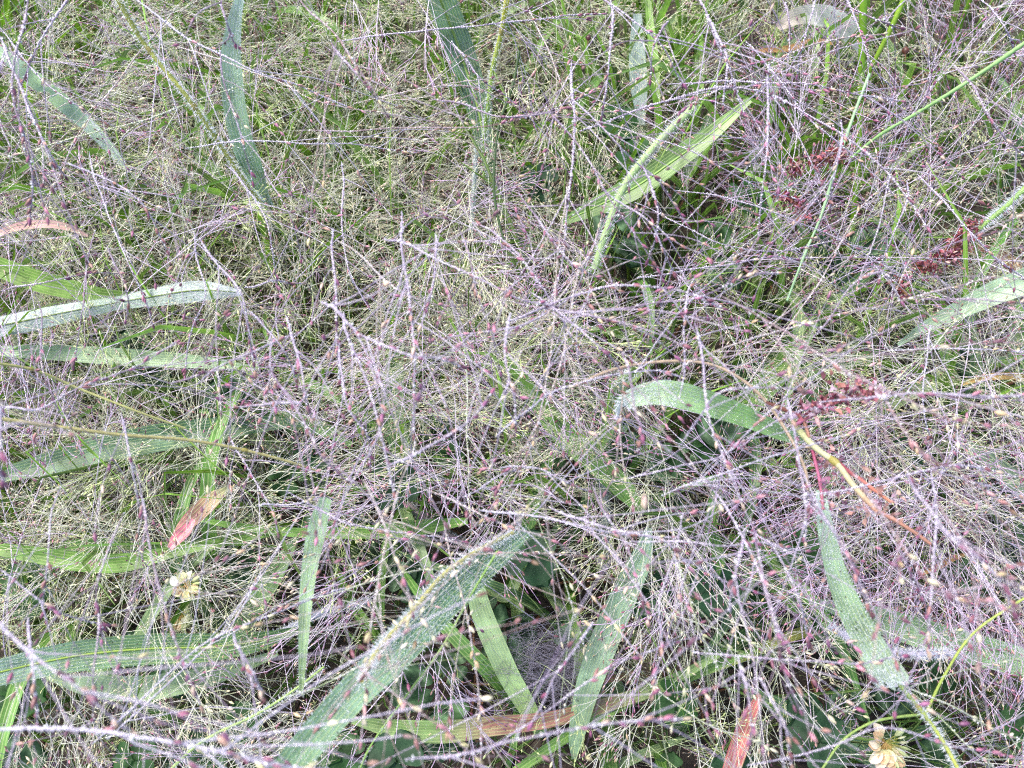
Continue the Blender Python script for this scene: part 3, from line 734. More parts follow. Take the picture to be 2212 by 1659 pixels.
stalk('hairy green stem leading to the dark red seed spike', [(2240, 380), (2180, 440), (2120, 490), (2070, 535)], 12, (0.14, 0.12), (140, 176, 90), hair=1500, hairlen=0.0022, group=SG)
stalk('tan curved stem arching over the right side', [(1240, 835), (1320, 800), (1420, 782), (1520, 784), (1590, 812), (1650, 862), (1704, 940), (1738, 1010), (1745, 1060)], 8, (0.19, 0.21), (160, 142, 120), rough=0.05, group=SG, hair=700, hairlen=0.0005)
stalk('soft tan stem sweeping low across the left', [(-20, 902), (133, 923), (267, 940), (400, 950), (517, 970), (633, 1000), (700, 1024)], 8, (0.22, 0.17), (170, 164, 110), node=[0.72], group=SG, hair=500, hairlen=0.0006)
stalk('yellowish thin stem running right from the left edge', [(-20, 783), (77, 800), (167, 838), (300, 890), (400, 925)], 6, (0.19, 0.15), (184, 184, 120), node=[0.2], group=SG)
stalk('forked yellow green stem at the bottom right', [(1925, 1455), (1962, 1502), (1998, 1545), (2036, 1600), (2080, 1680)], 10, (0.16, 0.19), [(140, 170, 100), (172, 178, 80)], hair=800, node=[0.4], group=SG)
stalk('upper arm of the forked yellow green stem', [(1998, 1545), (2042, 1456), (2108, 1363), (2240, 1275)], 6, (0.17, 0.19), (164, 182, 90), rough=0.08, group=SG)
stalk('lower left arm of the forked yellow green stem', [(1998, 1543), (1940, 1549), (1880, 1562), (1820, 1600), (1770, 1670)], 6, (0.17, 0.18), (150, 174, 96), rough=0.08, group=SG)
stalk('thin green stem running from the diagonal leaf to the bottom', [(1075, 1190), (1015, 1290), (954, 1399), (880, 1500), (804, 1606), (770, 1680)], 5.5, (0.185, 0.16), (136, 170, 90), rough=0.12, hair=400, hairlen=0.0006, group=SG)
stalk('white furry stem between the cut leaf and the broad wet leaf', [(1790, 1350), (1850, 1385), (1940, 1410), (2020, 1412), (2080, 1410)], 14, (0.09, 0.10), (186, 184, 196), hair=2600, hairlen=0.002, group=SG)
stalk('white furry stem beneath the arched leaf', [(1302, 1040), (1308, 1110), (1306, 1170), (1300, 1230)], 18, (0.06, 0.03), (176, 184, 176), hair=1600, group=SG)
stalk('pale fuzzy stem piece below the centre', [(1120, 1100), (1134, 1170), (1160, 1220), (1190, 1260)], 18, (0.06, 0.05), (170, 164, 174), hair=1200, group=SG)
stalk('pinkish furry stem curving below the centre left', [(880, 1090), (930, 1130), (975, 1160), (1020, 1180)], 16, (0.05, 0.05), (160, 142, 146), hair=1200, group=SG)
stalk('grey furry stem at the left below the broad leaf', [(600, 1370), (680, 1330), (740, 1310), (800, 1300)], 14, (0.08, 0.06), (176, 178, 190), hair=1200, hairlen=0.0016, group=SG)
stalk('hairy stem along the bottom left going up right', [(350, 1680), (440, 1600), (560, 1540), (650, 1480), (700, 1440)], 7, (0.13, 0.12), (158, 184, 110), hair=900, group=SG)

# ------------------------------------------------------------------ airy seed panicles (the witch grass haze)
STEMS = {'purple': [srgb(216, 206, 220), srgb(202, 176, 204)], 'cream': [srgb(216, 226, 168), srgb(224, 228, 188)],
         'mixed': [srgb(212, 226, 170), srgb(212, 208, 196)], 'green': [srgb(200, 230, 126), srgb(216, 230, 156)]}
def branch_geo(sb, pb, base, d, L, r, pal, dew, nsec, seedlen, sides=3, lod=1.0):
    up = rng.normal(size=3)*0.17+np.array([0, 0, -0.10])
    pts = [base, base+d*L*0.35+up*L*0.10, base+d*L*0.7+up*L*0.30, base+d*L+up*L*0.6]
    st = STEMS[pal]
    p = beaded(sb, pts, r, r*0.6, np.array(st), dew, sides, wob=0.0007)
    pos, dr = [p[-1]], [p[-1]-p[-4]]
    t = nrm(np.gradient(p, axis=0))
    for k in range(nsec):
        f = 0.25+0.72*(k+rng.uniform())/nsec
        i = int(f*(len(p)-1)); l2 = L*(1.05-f)*rng.uniform(0.35, 0.7)+0.008
        q = nrm(t[i]+nrm(rng.normal(size=3))*rng.uniform(0.35, 0.75))
        c2 = [p[i], p[i]+q*l2*0.55, p[i]+nrm(q+np.array([0, 0, -0.15]))*l2]
        p2 = beaded(sb, c2, r*0.62, r*0.42, np.array(st), dew*0.85, sides, wob=0.0003)
        pos.append(p2[-1]); dr.append(p2[-1]-p2[-4])
        t2 = nrm(p2[-1]-p2[0])
        for m in range(rng.integers(2, 5)):
            g2 = rng.uniform(0.3, 0.95); i2 = int(g2*(len(p2)-1))
            l3 = rng.uniform(0.004, 0.012)
            q3 = nrm(t2+nrm(rng.normal(size=3))*rng.uniform(0.3, 0.7))
            e = p2[i2]+q3*l3
            mid = (p2[i2]+e)/2+rng.normal(size=3)*0.0004
            s3, _ = spline([p2[i2], mid, e], 5)
            tube(sb, s3, r*0.62, st[1]*rng.uniform(0.8, 1.2), 3)
            pos.append(e); dr.append(q3)
    add_seeds(pb, np.array(pos), np.array(dr), seedlen, pal)

def panicle_proto(pal, r, dew, nb, seed):
    global rng
    rng = np.random.default_rng(seed)
    root = empty('seed_panicle', (0, 0, 0))
    h = rng.uniform(0.075, 0.12); lean = rng.uniform(0.2, 0.6)
    A = np.array([[0, 0, 0], [0.008, 0, h*0.6], [0.04, 0.004, h], [0.10, 0.0, h+0.05*lean], [0.17, -0.004, h+0.08*lean], [0.22, 0.0, h+0.07*lean]])
    mb = MB(); ax = beaded(mb, A, r*1.5, r*0.8, np.array([STEMS[pal][0]*0.9, STEMS[pal][1]]), dew*0.7, 4)
    mb.build('stem', 'strand', root)
    n = len(ax)
    for k in range(nb):
        f = 0.30+0.66*(k+rng.uniform(-0.2, 0.4))/nb
        i = int(min(f, 0.98)*(n-1)); t = nrm(ax[min(i+3, n-1)]-ax[i-3])
        a = nrm(np.cross(t, rng.normal(size=3)))
        a[2] *= 0.55; a = nrm(a)
        d = nrm(t*rng.uniform(0.4, 1.2)+a*rng.uniform(0.7, 1.1))
        L = rng.uniform(0.06, 0.13)*(1.1-0.5*f)
        sb, pb = MB(), MB()
        branch_geo(sb, pb, ax[i], d, L, r, pal, dew, rng.integers(5, 8), 0.0020)
        b = sb.build('branch', 'strand', root)
        s = pb.build('spikelets', 'seed', b); s.name = 'spikelet'; s['kind'] = 'stuff'
    return root
protos = {'purple': [panicle_proto('purple', 0.00023, 0.9, 14, 11+k) for k in range(4)],
          'mixed': [panicle_proto('mixed', 0.00019, 0.75, 16, 31+k) for k in range(4)],
          'cream': [panicle_proto('cream', 0.00018, 0.75, 17, 51+k) for k in range(3)],
          'green': [panicle_proto('green', 0.00016, 0.6, 16, 71+k) for k in range(2)]}
rng = np.random.default_rng(99)
fresh = {k: list(v) for k, v in protos.items()}
def place_panicle(px, py, zc, pal, ang, scale):
    """the middle of the panicle appears at px, py at about the height zc"""
    k = rng.integers(len(protos[pal]))
    if fresh[pal]: o = fresh[pal].pop(0)
    else: o = copy_tree(protos[pal][k])
    c = P(px, py, zc); d = np.array([math.cos(ang), math.sin(ang), 0])
    mid = d*0.13*scale
    o.location = (c[0]-mid[0], c[1]-mid[1], zc-0.12*scale)
    o.rotation_euler = (0, rng.uniform(-0.12, 0.12), ang); o.scale = (scale,)*3
    tip = topx(c+d*0.05); wordc = {'purple': 'purple beaded', 'mixed': 'mauve tan', 'cream': 'cream seeded', 'green': 'pale green'}[pal]
    hd = heading(tip[0]-px, tip[1]-py)
    dep = 'high' if zc > 0.15 else ('low' if zc < 0.08 else 'mid height')
    lab = uniq(lambda j: f"{wordc} seed panicle {where(px, py, [0, 0, 1, 1, 2, 2][j % 6])}, tipped {hd}" + ['', f' and {dep}'][j % 2])
    tag(o, lab, 'seed panicle', 'airy seed panicles of the witch grass')
GAPS = [(1370, 560, 110), (1460, 470, 90), (1500, 900, 130), (1120, 1350, 150), (1080, 1290, 90), (2080, 450, 60), (1650, 650, 70), (560, 1480, 80), (960, 1140, 80),
        (640, 1060, 60), (1200, 1450, 120), (830, 1480, 110), (1000, 1440, 120), (1900, 1500, 90), (1700, 1500, 90), (80, 1560, 90), (300, 1400, 100), (880, 1350, 110),
        (1600, 1500, 80), (2000, 1600, 110), (1450, 1600, 100)]
def palette_at(px, py):
    u = px/W; v = py/H
    pg = max(0, 0.85-1.1*u-0.5*abs(v-0.3))+(0.20 if v < 0.35 else 0)
    r_ = rng.uniform()
    if r_ < pg*0.55: return 'cream'
    if r_ < pg*0.9: return 'green'
    q_ = rng.uniform()
    return 'purple' if q_ < 0.36 else ('mixed' if q_ < 0.78 else 'green')
SAMPLES = {}
for pal_, lst in protos.items():
    for o_ in lst:
        acc = []
        for b_ in o_.children:
            for s_ in b_.children:
                co = np.empty(len(s_.data.vertices)*3, np.float32); s_.data.vertices.foreach_get('co', co)
                acc.append(co.reshape(-1, 3)[::len(LEM[0])*3])
        SAMPLES[o_.name] = np.vstack(acc)
CELL = 60
GW, GH = int(W/CELL)+1, int(H/CELL)+1
TGT = np.zeros((GH, GW))
for iy in range(GH):
    for ix in range(GW):
        x, y = (ix+0.5)*CELL, (iy+0.5)*CELL
        t_ = 1.0+0.5*max(0, 1-x/1300)*max(0, 1-abs(y-500)/900)+0.35*max(0, 1-math.hypot(x-1100, y-700)/500)
        for gx_, gy_, rd in GAPS:
            t_ *= 1-0.84*math.exp(-((x-gx_)**2+(y-gy_)**2)/(rd*0.9)**2)
        TGT[iy, ix] = max(t_, 0.08)
OCC = np.zeros((GH, GW))
def project(pts):
    v = pts-CAM_LOC; d = v@FWD
    return W/2+(v@RGT)/d*FPX, H/2-(v@UPV)/d*FPX
def transform(smp, px, py, zc, ang, sc, tilt):
    c = P(px, py, zc); m = np.array(Matrix.Rotation(ang, 3, 'Z') @ Matrix.Rotation(tilt, 3, 'Y'))
    q = (smp*sc)@m.T; mid = np.array([math.cos(ang), math.sin(ang), 0])*0.13*sc
    return q+np.array([c[0]-mid[0], c[1]-mid[1], zc-0.12*sc])
def place_panicle(pal):
    best = None
    o = fresh[pal].pop(0) if fresh[pal] else copy_tree(protos[pal][rng.integers(len(protos[pal]))])
    smp = SAMPLES[o.name.split('.')[0]] if o.name in () else SAMPLES.get(o.name)
    if smp is None: smp = SAMPLES[o['proto']]
    for _ in range(44):
        px, py = rng.uniform(-150, W+150), rng.uniform(-150, H+150)
        if pal in ('cream', 'green') and rng.uniform() > 1.15-0.8*px/W-0.25*py/H: continue
        if pal == 'purple' and rng.uniform() > 0.55+0.4*px/W: continue
        zc = rng.uniform(0.03, 0.11) if pal in ('green', 'cream') else rng.uniform(0.04, 0.13)
        if py > 1050: zc *= 0.85
        fld = 1.3*math.sin(px/520+0.7)+1.1*math.cos(py/430)+(1.57 if py < 500 else 0.3)
        ang = fld+rng.normal()*0.8+(math.pi if rng.uniform() < 0.4 else 0); sc = rng.uniform(0.62, 1.0); tilt = rng.uniform(-0.12, 0.12)
        X, Y = project(transform(smp, px, py, zc, ang, sc, tilt))
        ins = (X > 0) & (X < W) & (Y > 0) & (Y < H)
        if ins.sum() < 0.45*len(X): continue
        ix, iy = (X[ins]/CELL).astype(int), (Y[ins]/CELL).astype(int)
        sc_ = np.mean((OCC[iy, ix]+6)/TGT[iy, ix]**1.6)
        if best is None or sc_ < best[0]: best = (sc_, px, py, zc, ang, sc, tilt, ix, iy)
    if best is None: best = (0, 700, 400, 0.08, 0.5, 0.8, 0.0, np.array([0]), np.array([0]))
    _, px, py, zc, ang, scale, tilt, ix, iy = best
    np.add.at(OCC, (iy, ix), 1)
    c = P(px, py, zc); d = np.array([math.cos(ang), math.sin(ang), 0]); mid = d*0.13*scale
    o.location = (c[0]-mid[0], c[1]-mid[1], zc-0.12*scale)
    o.rotation_euler = (0, tilt, ang); o.scale = (scale,)*3
    tip = topx(c+d*0.05); wordc = {'purple': 'purple beaded', 'mixed': 'mauve tan', 'cream': 'cream seeded', 'green': 'pale green'}[pal]
    hd = heading(tip[0]-px, tip[1]-py)
    lab = uniq(lambda j: f"{wordc} seed panicle {where(px, py, [0, 0, 1, 1, 2, 2][j % 6])}, tipped {hd}" + ['', ' and half hidden'][j % 2])
    tag(o, lab, 'seed panicle', 'airy seed panicles of the witch grass')
for lst in protos.values():
    for o_ in lst: o_['proto'] = o_.name
for k_ in range(225):
    q_ = rng.uniform()
    place_panicle('purple' if q_ < 0.24 else ('mixed' if q_ < 0.54 else ('cream' if q_ < 0.78 else 'green')))
for o_ in C.objects:
    if 'proto' in o_: del o_['proto']

# ------------------------------------------------------------------ near strands traced one by one
KIND = {'lilac': ([(128, 108, 150), (100, 60, 98)], 'purple', 'lilac'), 'purple': ([(108, 68, 112), (88, 40, 78)], 'purple', 'purple'),
        'tan': ([(150, 134, 104), (146, 112, 104)], 'mixed', 'tan'), 'green': ([(132, 160, 84), (160, 170, 104)], 'cream', 'green'),
        'white': ([(150, 148, 172), (136, 118, 150)], 'mixed', 'white'), 'brown': ([(120, 84, 96), (140, 90, 76)], 'mixed', 'brown')}
def strand(pix, w, kind, z, side=3, seeds=6, dew=0.85, tip=True, seedsize=0.0022, splay=0.5):
    cols, pal, word = KIND[kind]
    m = len(pix); zs = np.linspace(z[0], z[1], m)+0.006*np.sin(np.linspace(0, math.pi, m))
    pts = np.array([P(x, y, zz) for (x, y), zz in zip(pix, zs)])
    back = nrm(pts[0]-pts[1]); L0 = min(0.03, 0.45*np.linalg.norm(pts[-1]-pts[0]))
    if 0 < pix[0][0] < W and 0 < pix[0][1] < H:      # the foot of the stalk dives into the tangle
        foot = pts[0]+back*L0*0.8+np.array([0, 0, -L0*0.12])
        pts = np.vstack([foot, pts])
    org = pts[0]; root = empty('seed_stalk', org)
    mid = pts[m//2]; r = msize(w, mid)/2*0.54
    mb = MB()
    p = beaded(mb, pts, r*1.05, r*0.75, np.array([srgb(*c) for c in cols]), dew, 6, wob=0.0009, bead=r*2.0, neck=0.42, taper=True)
    mb.build('stem', 'strand', root, origin=org)
    n = len(p); t = nrm(np.gradient(p, axis=0))
    sp, sdir = [], []
    if tip: sp.append(p[-1]); sdir.append(t[-1])
    for k in range(seeds):
        i = int((0.35+0.65*rng.uniform()**0.6)*(n-1)); d = nrm(t[i]+nrm(rng.normal(size=3))*0.5)
        sp.append(p[i]+d*r*0.5); sdir.append(d)
    # side branches
    for k in range(side):
        f = rng.uniform(0.1, 0.9); i = int(f*(n-1)); L = rng.uniform(0.018, 0.055)
        a = nrm(np.cross(t[i], FWD))*rng.choice([-1, 1])
        d = nrm(t[i]+a*rng.uniform(0.3, 1.0)*splay*1.6+rng.normal(size=3)*0.15)
        b = MB(); c2 = [p[i], p[i]+d*L*0.5+rng.normal(size=3)*0.001, p[i]+d*L+np.array([0, 0, -0.1*L])]
        p2 = beaded(b, c2, r*0.55, r*0.42, np.array([srgb(*c) for c in cols]), dew, 5, wob=0.0005, bead=max(r, 0.0004)*1.1)
        bo = b.build('branch', 'strand', root, origin=org)
        for e in range(rng.integers(1, 4)):
            i2 = len(p2)-1 if e == 0 else int(rng.uniform(0.4, 0.95)*(len(p2)-1))
            d2 = nrm(d+nrm(rng.normal(size=3))*0.45); s_ = MB()
            q0 = p2[i2]
            add_seeds(s_, [q0], [d2], seedsize, pal, LEM8); s_.build('spikelet', 'seed', bo, origin=org)
    for a, d in zip(sp, sdir):
        s_ = MB(); add_seeds(s_, [a], [d], seedsize, pal, LEM8); s_.build('spikelet', 'seed', root, origin=org)
    # a few full drops
    db = MB(); k = rng.integers(0, n, int(n*0.24*dew))
    if len(k):
        add_drops(db, p[k]+rng.normal(size=(len(k), 3))*r*0.9, r*rng.uniform(0.5, 1.25, len(k)))
        do = db.build('dew', 'drop', root, origin=org); do['kind'] = 'stuff'
    cx, cy = pix[m//2]; dx, dy = pix[-1][0]-pix[0][0], pix[-1][1]-pix[0][1]
    ln = math.hypot(dx, dy); size = 'long' if ln > 330 else ('short' if ln < 170 else 'medium')
    thick = 'thick' if w > 7.5 else ('thin' if w < 5 else 'slender')
    lab = uniq(lambda j: f"{size} {thick} {word} beaded seed stalk {where(cx, cy, j % 4)}, heading {heading(dx, dy)}")
    tag(root, lab, 'seed stalk', 'dew beaded seed stalks close to the eye')

HI, MD, LO = (0.24, 0.23), (0.20, 0.19), (0.16, 0.14)
STRANDS = [
 ([(62, -10), (55, 60), (32, 130), (25, 210), (55, 300), (72, 390), (65, 470)], 10, 'purple', (0.27, 0.25)),
 ([(150, -10), (110, 60), (70, 140), (30, 230)], 8, 'lilac', HI), ([(20, 130), (70, 240), (110, 330), (140, 380)], 9, 'lilac', (0.25, 0.24)),
 ([(310, 95), (240, 200), (170, 300), (130, 390), (60, 480)], 6, 'tan', (0.21, 0.2)), ([(410, 217), (300, 260), (170, 300), (60, 330), (-10, 345)], 7, 'green', (0.2, 0.19)),
 ([(280, -10), (380, 60), (470, 110), (560, 160), (650, 190), (750, 230)], 7, 'white', (0.23, 0.22)), ([(460, 120), (600, 170), (700, 220), (840, 250), (930, 262)], 5, 'tan', MD),
 ([(480, -10), (495, 40), (515, 100)], 9, 'purple', (0.26, 0.25)), ([(485, 150), (505, 220), (530, 300), (545, 390)], 7, 'purple', (0.24, 0.23)),
 ([(640, -10), (720, 60), (760, 130), (804, 200), (835, 247)], 9, 'brown', (0.26, 0.25)), ([(735, 110), (800, 200), (834, 245)], 8, 'purple', (0.25, 0.25)),
 ([(520, 310), (640, 312), (760, 310), (900, 330)], 5, 'white', MD), ([(0, 60), (90, 170), (180, 240), (260, 280)], 6, 'lilac', MD),
 ([(190, 370), (280, 410), (330, 460), (360, 540)], 6, 'lilac', HI), ([(215, 400), (260, 520), (300, 620), (330, 700)], 6, 'lilac', MD),
 ([(520, 400), (570, 470), (590, 540), (600, 620)], 6, 'lilac', MD), ([(590, 400), (630, 470), (650, 560)], 5, 'purple', MD),
 ([(737, 410), (740, 500), (760, 600), (790, 650)], 6, 'lilac', MD),
 ([(1317, -10), (1314, 100), (1310, 200), (1300, 260)], 8, 'lilac', HI), ([(1234, 217), (1232, 300), (1226, 400), (1217, 553), (1190, 660)], 8, 'lilac', (0.23, 0.23)),
 ([(1234, 293), (1284, 360), (1324, 433), (1387, 533), (1430, 600)], 8, 'purple', (0.24, 0.23)), ([(1300, 10), (1380, 60), (1437, 110), (1475, 180)], 8, 'lilac', (0.24, 0.23)),
 ([(1437, 60), (1415, 110), (1405, 170)], 8, 'purple', (0.24, 0.24)), ([(860, 65), (1000, 55), (1150, 45), (1300, 30)], 6, 'lilac', MD),
 ([(860, 200), (930, 190), (1030, 190), (1140, 240)], 6, 'tan', MD), ([(1000, 230), (1080, 260), (1170, 250), (1280, 200)], 7, 'purple', (0.23, 0.23)),
 ([(800, 270), (900, 273), (1040, 275), (1160, 250), (1290, 190)], 6, 'brown', (0.23, 0.22)), ([(1000, 120), (1040, 180), (1120, 230)], 6, 'lilac', MD),
 ([(1180, 90), (1240, 230), (1290, 240), (1400, 235), (1520, 205)], 6, 'tan', MD), ([(1280, 250), (1340, 310), (1370, 340), (1440, 400)], 6, 'lilac', HI),
 ([(1300, 430), (1400, 380), (1440, 410), (1480, 480)], 6, 'purple', HI), ([(1150, 450), (1200, 520), (1240, 570), (1290, 600)], 8, 'purple', (0.24, 0.24)),
 ([(1350, 440), (1400, 480), (1430, 540), (1460, 600)], 7, 'lilac', HI), ([(1400, 400), (1415, 470), (1400, 560)], 8, 'lilac', HI),
 ([(1400, 232), (1475, 213), (1575, 187), (1675, 207), (1775, 267), (1875, 343), (1958, 430), (2002, 490)], 8.5, 'lilac', (0.22, 0.24)),
 ([(1515, 20), (1540, 80), (1572, 153), (1605, 240)], 8, 'lilac', (0.23, 0.23)), ([(1540, 60), (1570, 140), (1562, 227)], 8, 'lilac', (0.24, 0.24)),
 ([(1550, 200), (1608, 173), (1708, 117), (1808, 90), (1908, 73)], 7, 'tan', (0.21, 0.21)), ([(1560, 175), (1660, 180), (1760, 180), (1860, 200), (1945, 218)], 7, 'lilac', (0.22, 0.23)),
 ([(2100, 185), (2142, 250), (2180, 300), (2230, 345)], 9, 'purple', (0.25, 0.24)), ([(1815, 290), (1808, 350), (1800, 400), (1793, 450)], 7, 'lilac', HI),
 ([(1665, 205), (1662, 300), (1652, 400), (1638, 510)], 7, 'lilac', HI), ([(1670, 300), (1640, 340), (1610, 370)], 6, 'lilac', HI),
 ([(1470, 320), (1560, 360), (1640, 400), (1720, 430)], 5, 'lilac', MD), ([(1480, 480), (1560, 520), (1680, 540), (1800, 520)], 5, 'lilac', MD),
 ([(1680, 160), (1740, 240), (1800, 290), (1850, 330), (1930, 420)], 6, 'lilac', MD), ([(1950, 430), (1930, 500), (1900, 600)], 7, 'lilac', MD),
 ([(1760, 20), (1745, 90), (1722, 160)], 6, 'lilac', MD), ([(1840, 20), (1860, 90), (1880, 150), (1930, 190)], 6, 'lilac', MD),
 ([(1690, 0), (1700, 50), (1705, 90)], 8, 'purple', HI), ([(1860, 20), (1900, 40), (1945, 62)], 8, 'purple', HI),
 ([(2140, 20), (2170, 60), (2190, 110)], 6, 'lilac', MD), ([(2212, 255), (2100, 265), (2000, 300), (1900, 370)], 5, 'brown', MD),
 ([(1700, 700), (1790, 560), (1850, 470), (1930, 380)], 6, 'tan', MD), ([(2040, 430), (2100, 500), (2150, 560), (2212, 600)], 7, 'lilac', MD),
 ([(1600, 440), (1700, 470), (1830, 520), (1960, 600)], 5, 'lilac', MD),
 ([(267, 940), (277, 987), (290, 1040), (305, 1110)], 7, 'lilac', HI), ([(517, 975), (550, 1030), (585, 1092), (600, 1150)], 6, 'lilac', (0.2, 0.2)),
 ([(583, 1090), (640, 1086), (693, 1073)], 6, 'white', (0.2, 0.2)), ([(613, 843), (663, 920), (700, 987), (745, 1035)], 10, 'purple', (0.25, 0.25)),
 ([(630, 720), (655, 790), (664, 853), (672, 903)], 8, 'lilac', (0.24, 0.24)), ([(722, 553), (730, 650), (733, 740), (735, 820)], 8, 'lilac', (0.23, 0.23)),
 ([(2, 890), (8, 960), (10, 1040)], 14, 'lilac', (0.3, 0.3)), ([(190, 560), (180, 640), (170, 720), (160, 790)], 6, 'purple', MD),
 ([(240, 560), (262, 620), (272, 690)], 7, 'purple', HI), ([(430, 560), (450, 640), (420, 720), (400, 810)], 6, 'lilac', MD),
 ([(470, 560), (520, 620), (540, 700), (550, 800)], 7, 'lilac', HI), ([(80, 700), (90, 780), (130, 870), (150, 920)], 7, 'purple', HI),
 ([(560, 610), (600, 600), (650, 612)], 6, 'lilac', MD), ([(20, 880), (80, 880), (170, 830), (300, 780), (380, 740)], 7, 'lilac', HI),
 ([(400, 820), (470, 810), (540, 812)], 7, 'purple', (0.24, 0.24)), ([(480, 800), (560, 760), (640, 720)], 7, 'lilac', HI),
 ([(620, 870), (660, 870), (580, 870), (500, 880)], 6, 'lilac', HI), ([(0, 630), (80, 620), (170, 600), (260, 590)], 6, 'purple', MD),
 ([(877, 545), (890, 653), (900, 753), (900, 820), (894, 937)], 9, 'lilac', (0.25, 0.25)), ([(937, 540), (930, 620), (910, 700)], 8, 'lilac', (0.24, 0.24)),
 ([(900, 545), (960, 575), (1054, 613), (1120, 645), (1190, 660)], 8, 'lilac', (0.24, 0.24)), ([(737, 690), (780, 730), (837, 753), (900, 775), (950, 775), (994, 790)], 10, 'lilac', (0.26, 0.26)),
 ([(1214, 545), (1204, 670), (1184, 820), (1154, 953), (1110, 1040), (1045, 1120)], 7, 'tan', (0.24, 0.22)), ([(1237, 687), (1224, 787), (1184, 887), (1137, 970), (1070, 1053), (1000, 1130)], 7, 'tan', (0.24, 0.22)),
 ([(890, 970), (950, 933), (1004, 900), (1060, 850)], 9, 'lilac', (0.26, 0.26)), ([(1150, 870), (1190, 835), (1304, 803), (1404, 800), (1470, 815)], 8, 'white', (0.23, 0.23)),
 ([(1097, 715), (1088, 770), (1095, 840), (1114, 920)], 9, 'lilac', (0.25, 0.25)), ([(765, 745), (790, 820), (810, 900), (830, 980), (850, 1060)], 9, 'lilac', (0.25, 0.25)),
 ([(1120, 1013), (1170, 1018), (1220, 1043), (1270, 1060)], 7, 'white', (0.22, 0.22)), ([(1027, 1056), (1070, 1030), (1120, 1013)], 6, 'white', (0.22, 0.22)),
 ([(1004, 836), (1006, 920), (1014, 986), (1024, 1106), (1040, 1140)], 6, 'green', (0.2, 0.19)), ([(737, 800), (745, 880), (780, 940), (800, 1010)], 8, 'lilac', HI),
 ([(780, 560), (850, 620), (920, 650), (1000, 660)], 7, 'tan', HI), ([(1010, 560), (1030, 640), (1060, 720), (1080, 800)], 6, 'purple', HI),
 ([(1190, 660), (1240, 700), (1300, 760), (1340, 800)], 8, 'lilac', (0.24, 0.24)), ([(1190, 660), (1260, 640), (1340, 620), (1440, 630), (1560, 665)], 9, 'lilac', (0.24, 0.25)),
 ([(1190, 660), (1120, 700), (1040, 720), (960, 730)], 7, 'lilac', (0.24, 0.24)), ([(1190, 660), (1230, 600), (1280, 520), (1310, 430)], 7, 'tan', (0.24, 0.22)),
 ([(1190, 660), (1150, 600), (1100, 540), (1020, 480)], 7, 'lilac', (0.24, 0.23)), ([(1190, 660), (1290, 680), (1400, 720), (1480, 790)], 6, 'purple', (0.24, 0.23)),
 ([(1350, 800), (1360, 880), (1375, 930), (1380, 970)], 10, 'purple', (0.27, 0.27)), ([(1340, 870), (1330, 960), (1310, 1060)], 7, 'tan', HI),
 ([(1518, 770), (1530, 840), (1545, 913), (1575, 996), (1602, 1086)], 9, 'lilac', (0.25, 0.25)), ([(1475, 770), (1480, 690), (1500, 600)], 6, 'lilac', HI),
 ([(1525, 773), (1600, 742), (1675, 713), (1808, 670), (1908, 653), (2042, 623), (2140, 600)], 8, 'tan', (0.23, 0.23)), ([(1792, 676), (1830, 620), (1872, 590), (1910, 590), (1946, 650)], 7, 'purple', (0.24, 0.24)),
 ([(1690, 710), (1760, 755), (1842, 800), (1942, 846), (2042, 900), (2170, 920)], 9, 'brown', (0.27, 0.27)), ([(2008, 753), (2080, 753), (2150, 754), (2230, 756)], 5, 'white', (0.2, 0.2)),
 ([(2008, 753), (1970, 790), (1925, 835), (1900, 860)], 5, 'green', (0.2, 0.19)), ([(2008, 753), (2000, 820), (2000, 890), (2010, 950)], 6, 'white', MD), ([(2008, 753), (2060, 700), (2130, 650), (2200, 600)], 6, 'green', MD),
 ([(1900, 850), (1990, 840), (2080, 840), (2180, 850), (2230, 855)], 9, 'lilac', (0.26, 0.26)), ([(1520, 900), (1560, 850), (1650, 840), (1740, 845)], 8, 'lilac', (0.26, 0.26)),
 ([(1400, 650), (1500, 640), (1600, 600), (1680, 590)], 8, 'purple', (0.25, 0.25)), ([(1480, 580), (1560, 570), (1640, 560), (1720, 560)], 6, 'lilac', MD),
 ([(2040, 640), (2100, 640), (2160, 650), (2220, 655)], 9, 'purple', (0.25, 0.25)), ([(1560, 1020), (1640, 990), (1740, 960), (1850, 930)], 6, 'white', HI),
 ([(1475, 1000), (1560, 980), (1620, 940), (1700, 900), (1800, 880)], 6, 'lilac', HI), ([(1910, 870), (1950, 930), (2010, 990), (2100, 1030), (2180, 1100)], 9, 'brown', (0.26, 0.26)),
 ([(1715, 920), (1730, 1010), (1745, 1090), (1740, 1170)], 9, 'lilac', (0.25, 0.25)), ([(1880, 1040), (1990, 1020), (2090, 1010), (2200, 1030)], 7, 'lilac', HI),
 ([(-40, 1577), (133, 1583), (300, 1599), (467, 1623), (640, 1650), (720, 1665)], 15, 'white', (0.27, 0.27)), ([(-10, 1335), (83, 1419), (167, 1479), (283, 1579)], 11, 'lilac', (0.29, 0.29)),
 ([(323, 1160), (350, 1260), (383, 1373), (407, 1439), (433, 1523)], 8, 'purple', (0.25, 0.25)), ([(515, 1390), (540, 1440), (567, 1505)], 9, 'lilac', (0.25, 0.25)),
 ([(320, 1490), (433, 1389), (533, 1339), (640, 1300), (745, 1270)], 7, 'white', (0.22, 0.21)), ([(320, 1506), (430, 1400), (500, 1340), (560, 1250)], 6, 'white', (0.21, 0.2)),
 ([(804, 1090), (830, 1160), (847, 1223), (890, 1319)], 7, 'tan', (0.25, 0.25)), ([(864, 1090), (830, 1239), (797, 1373), (785, 1480), (780, 1600)], 7, 'tan', (0.25, 0.25)),
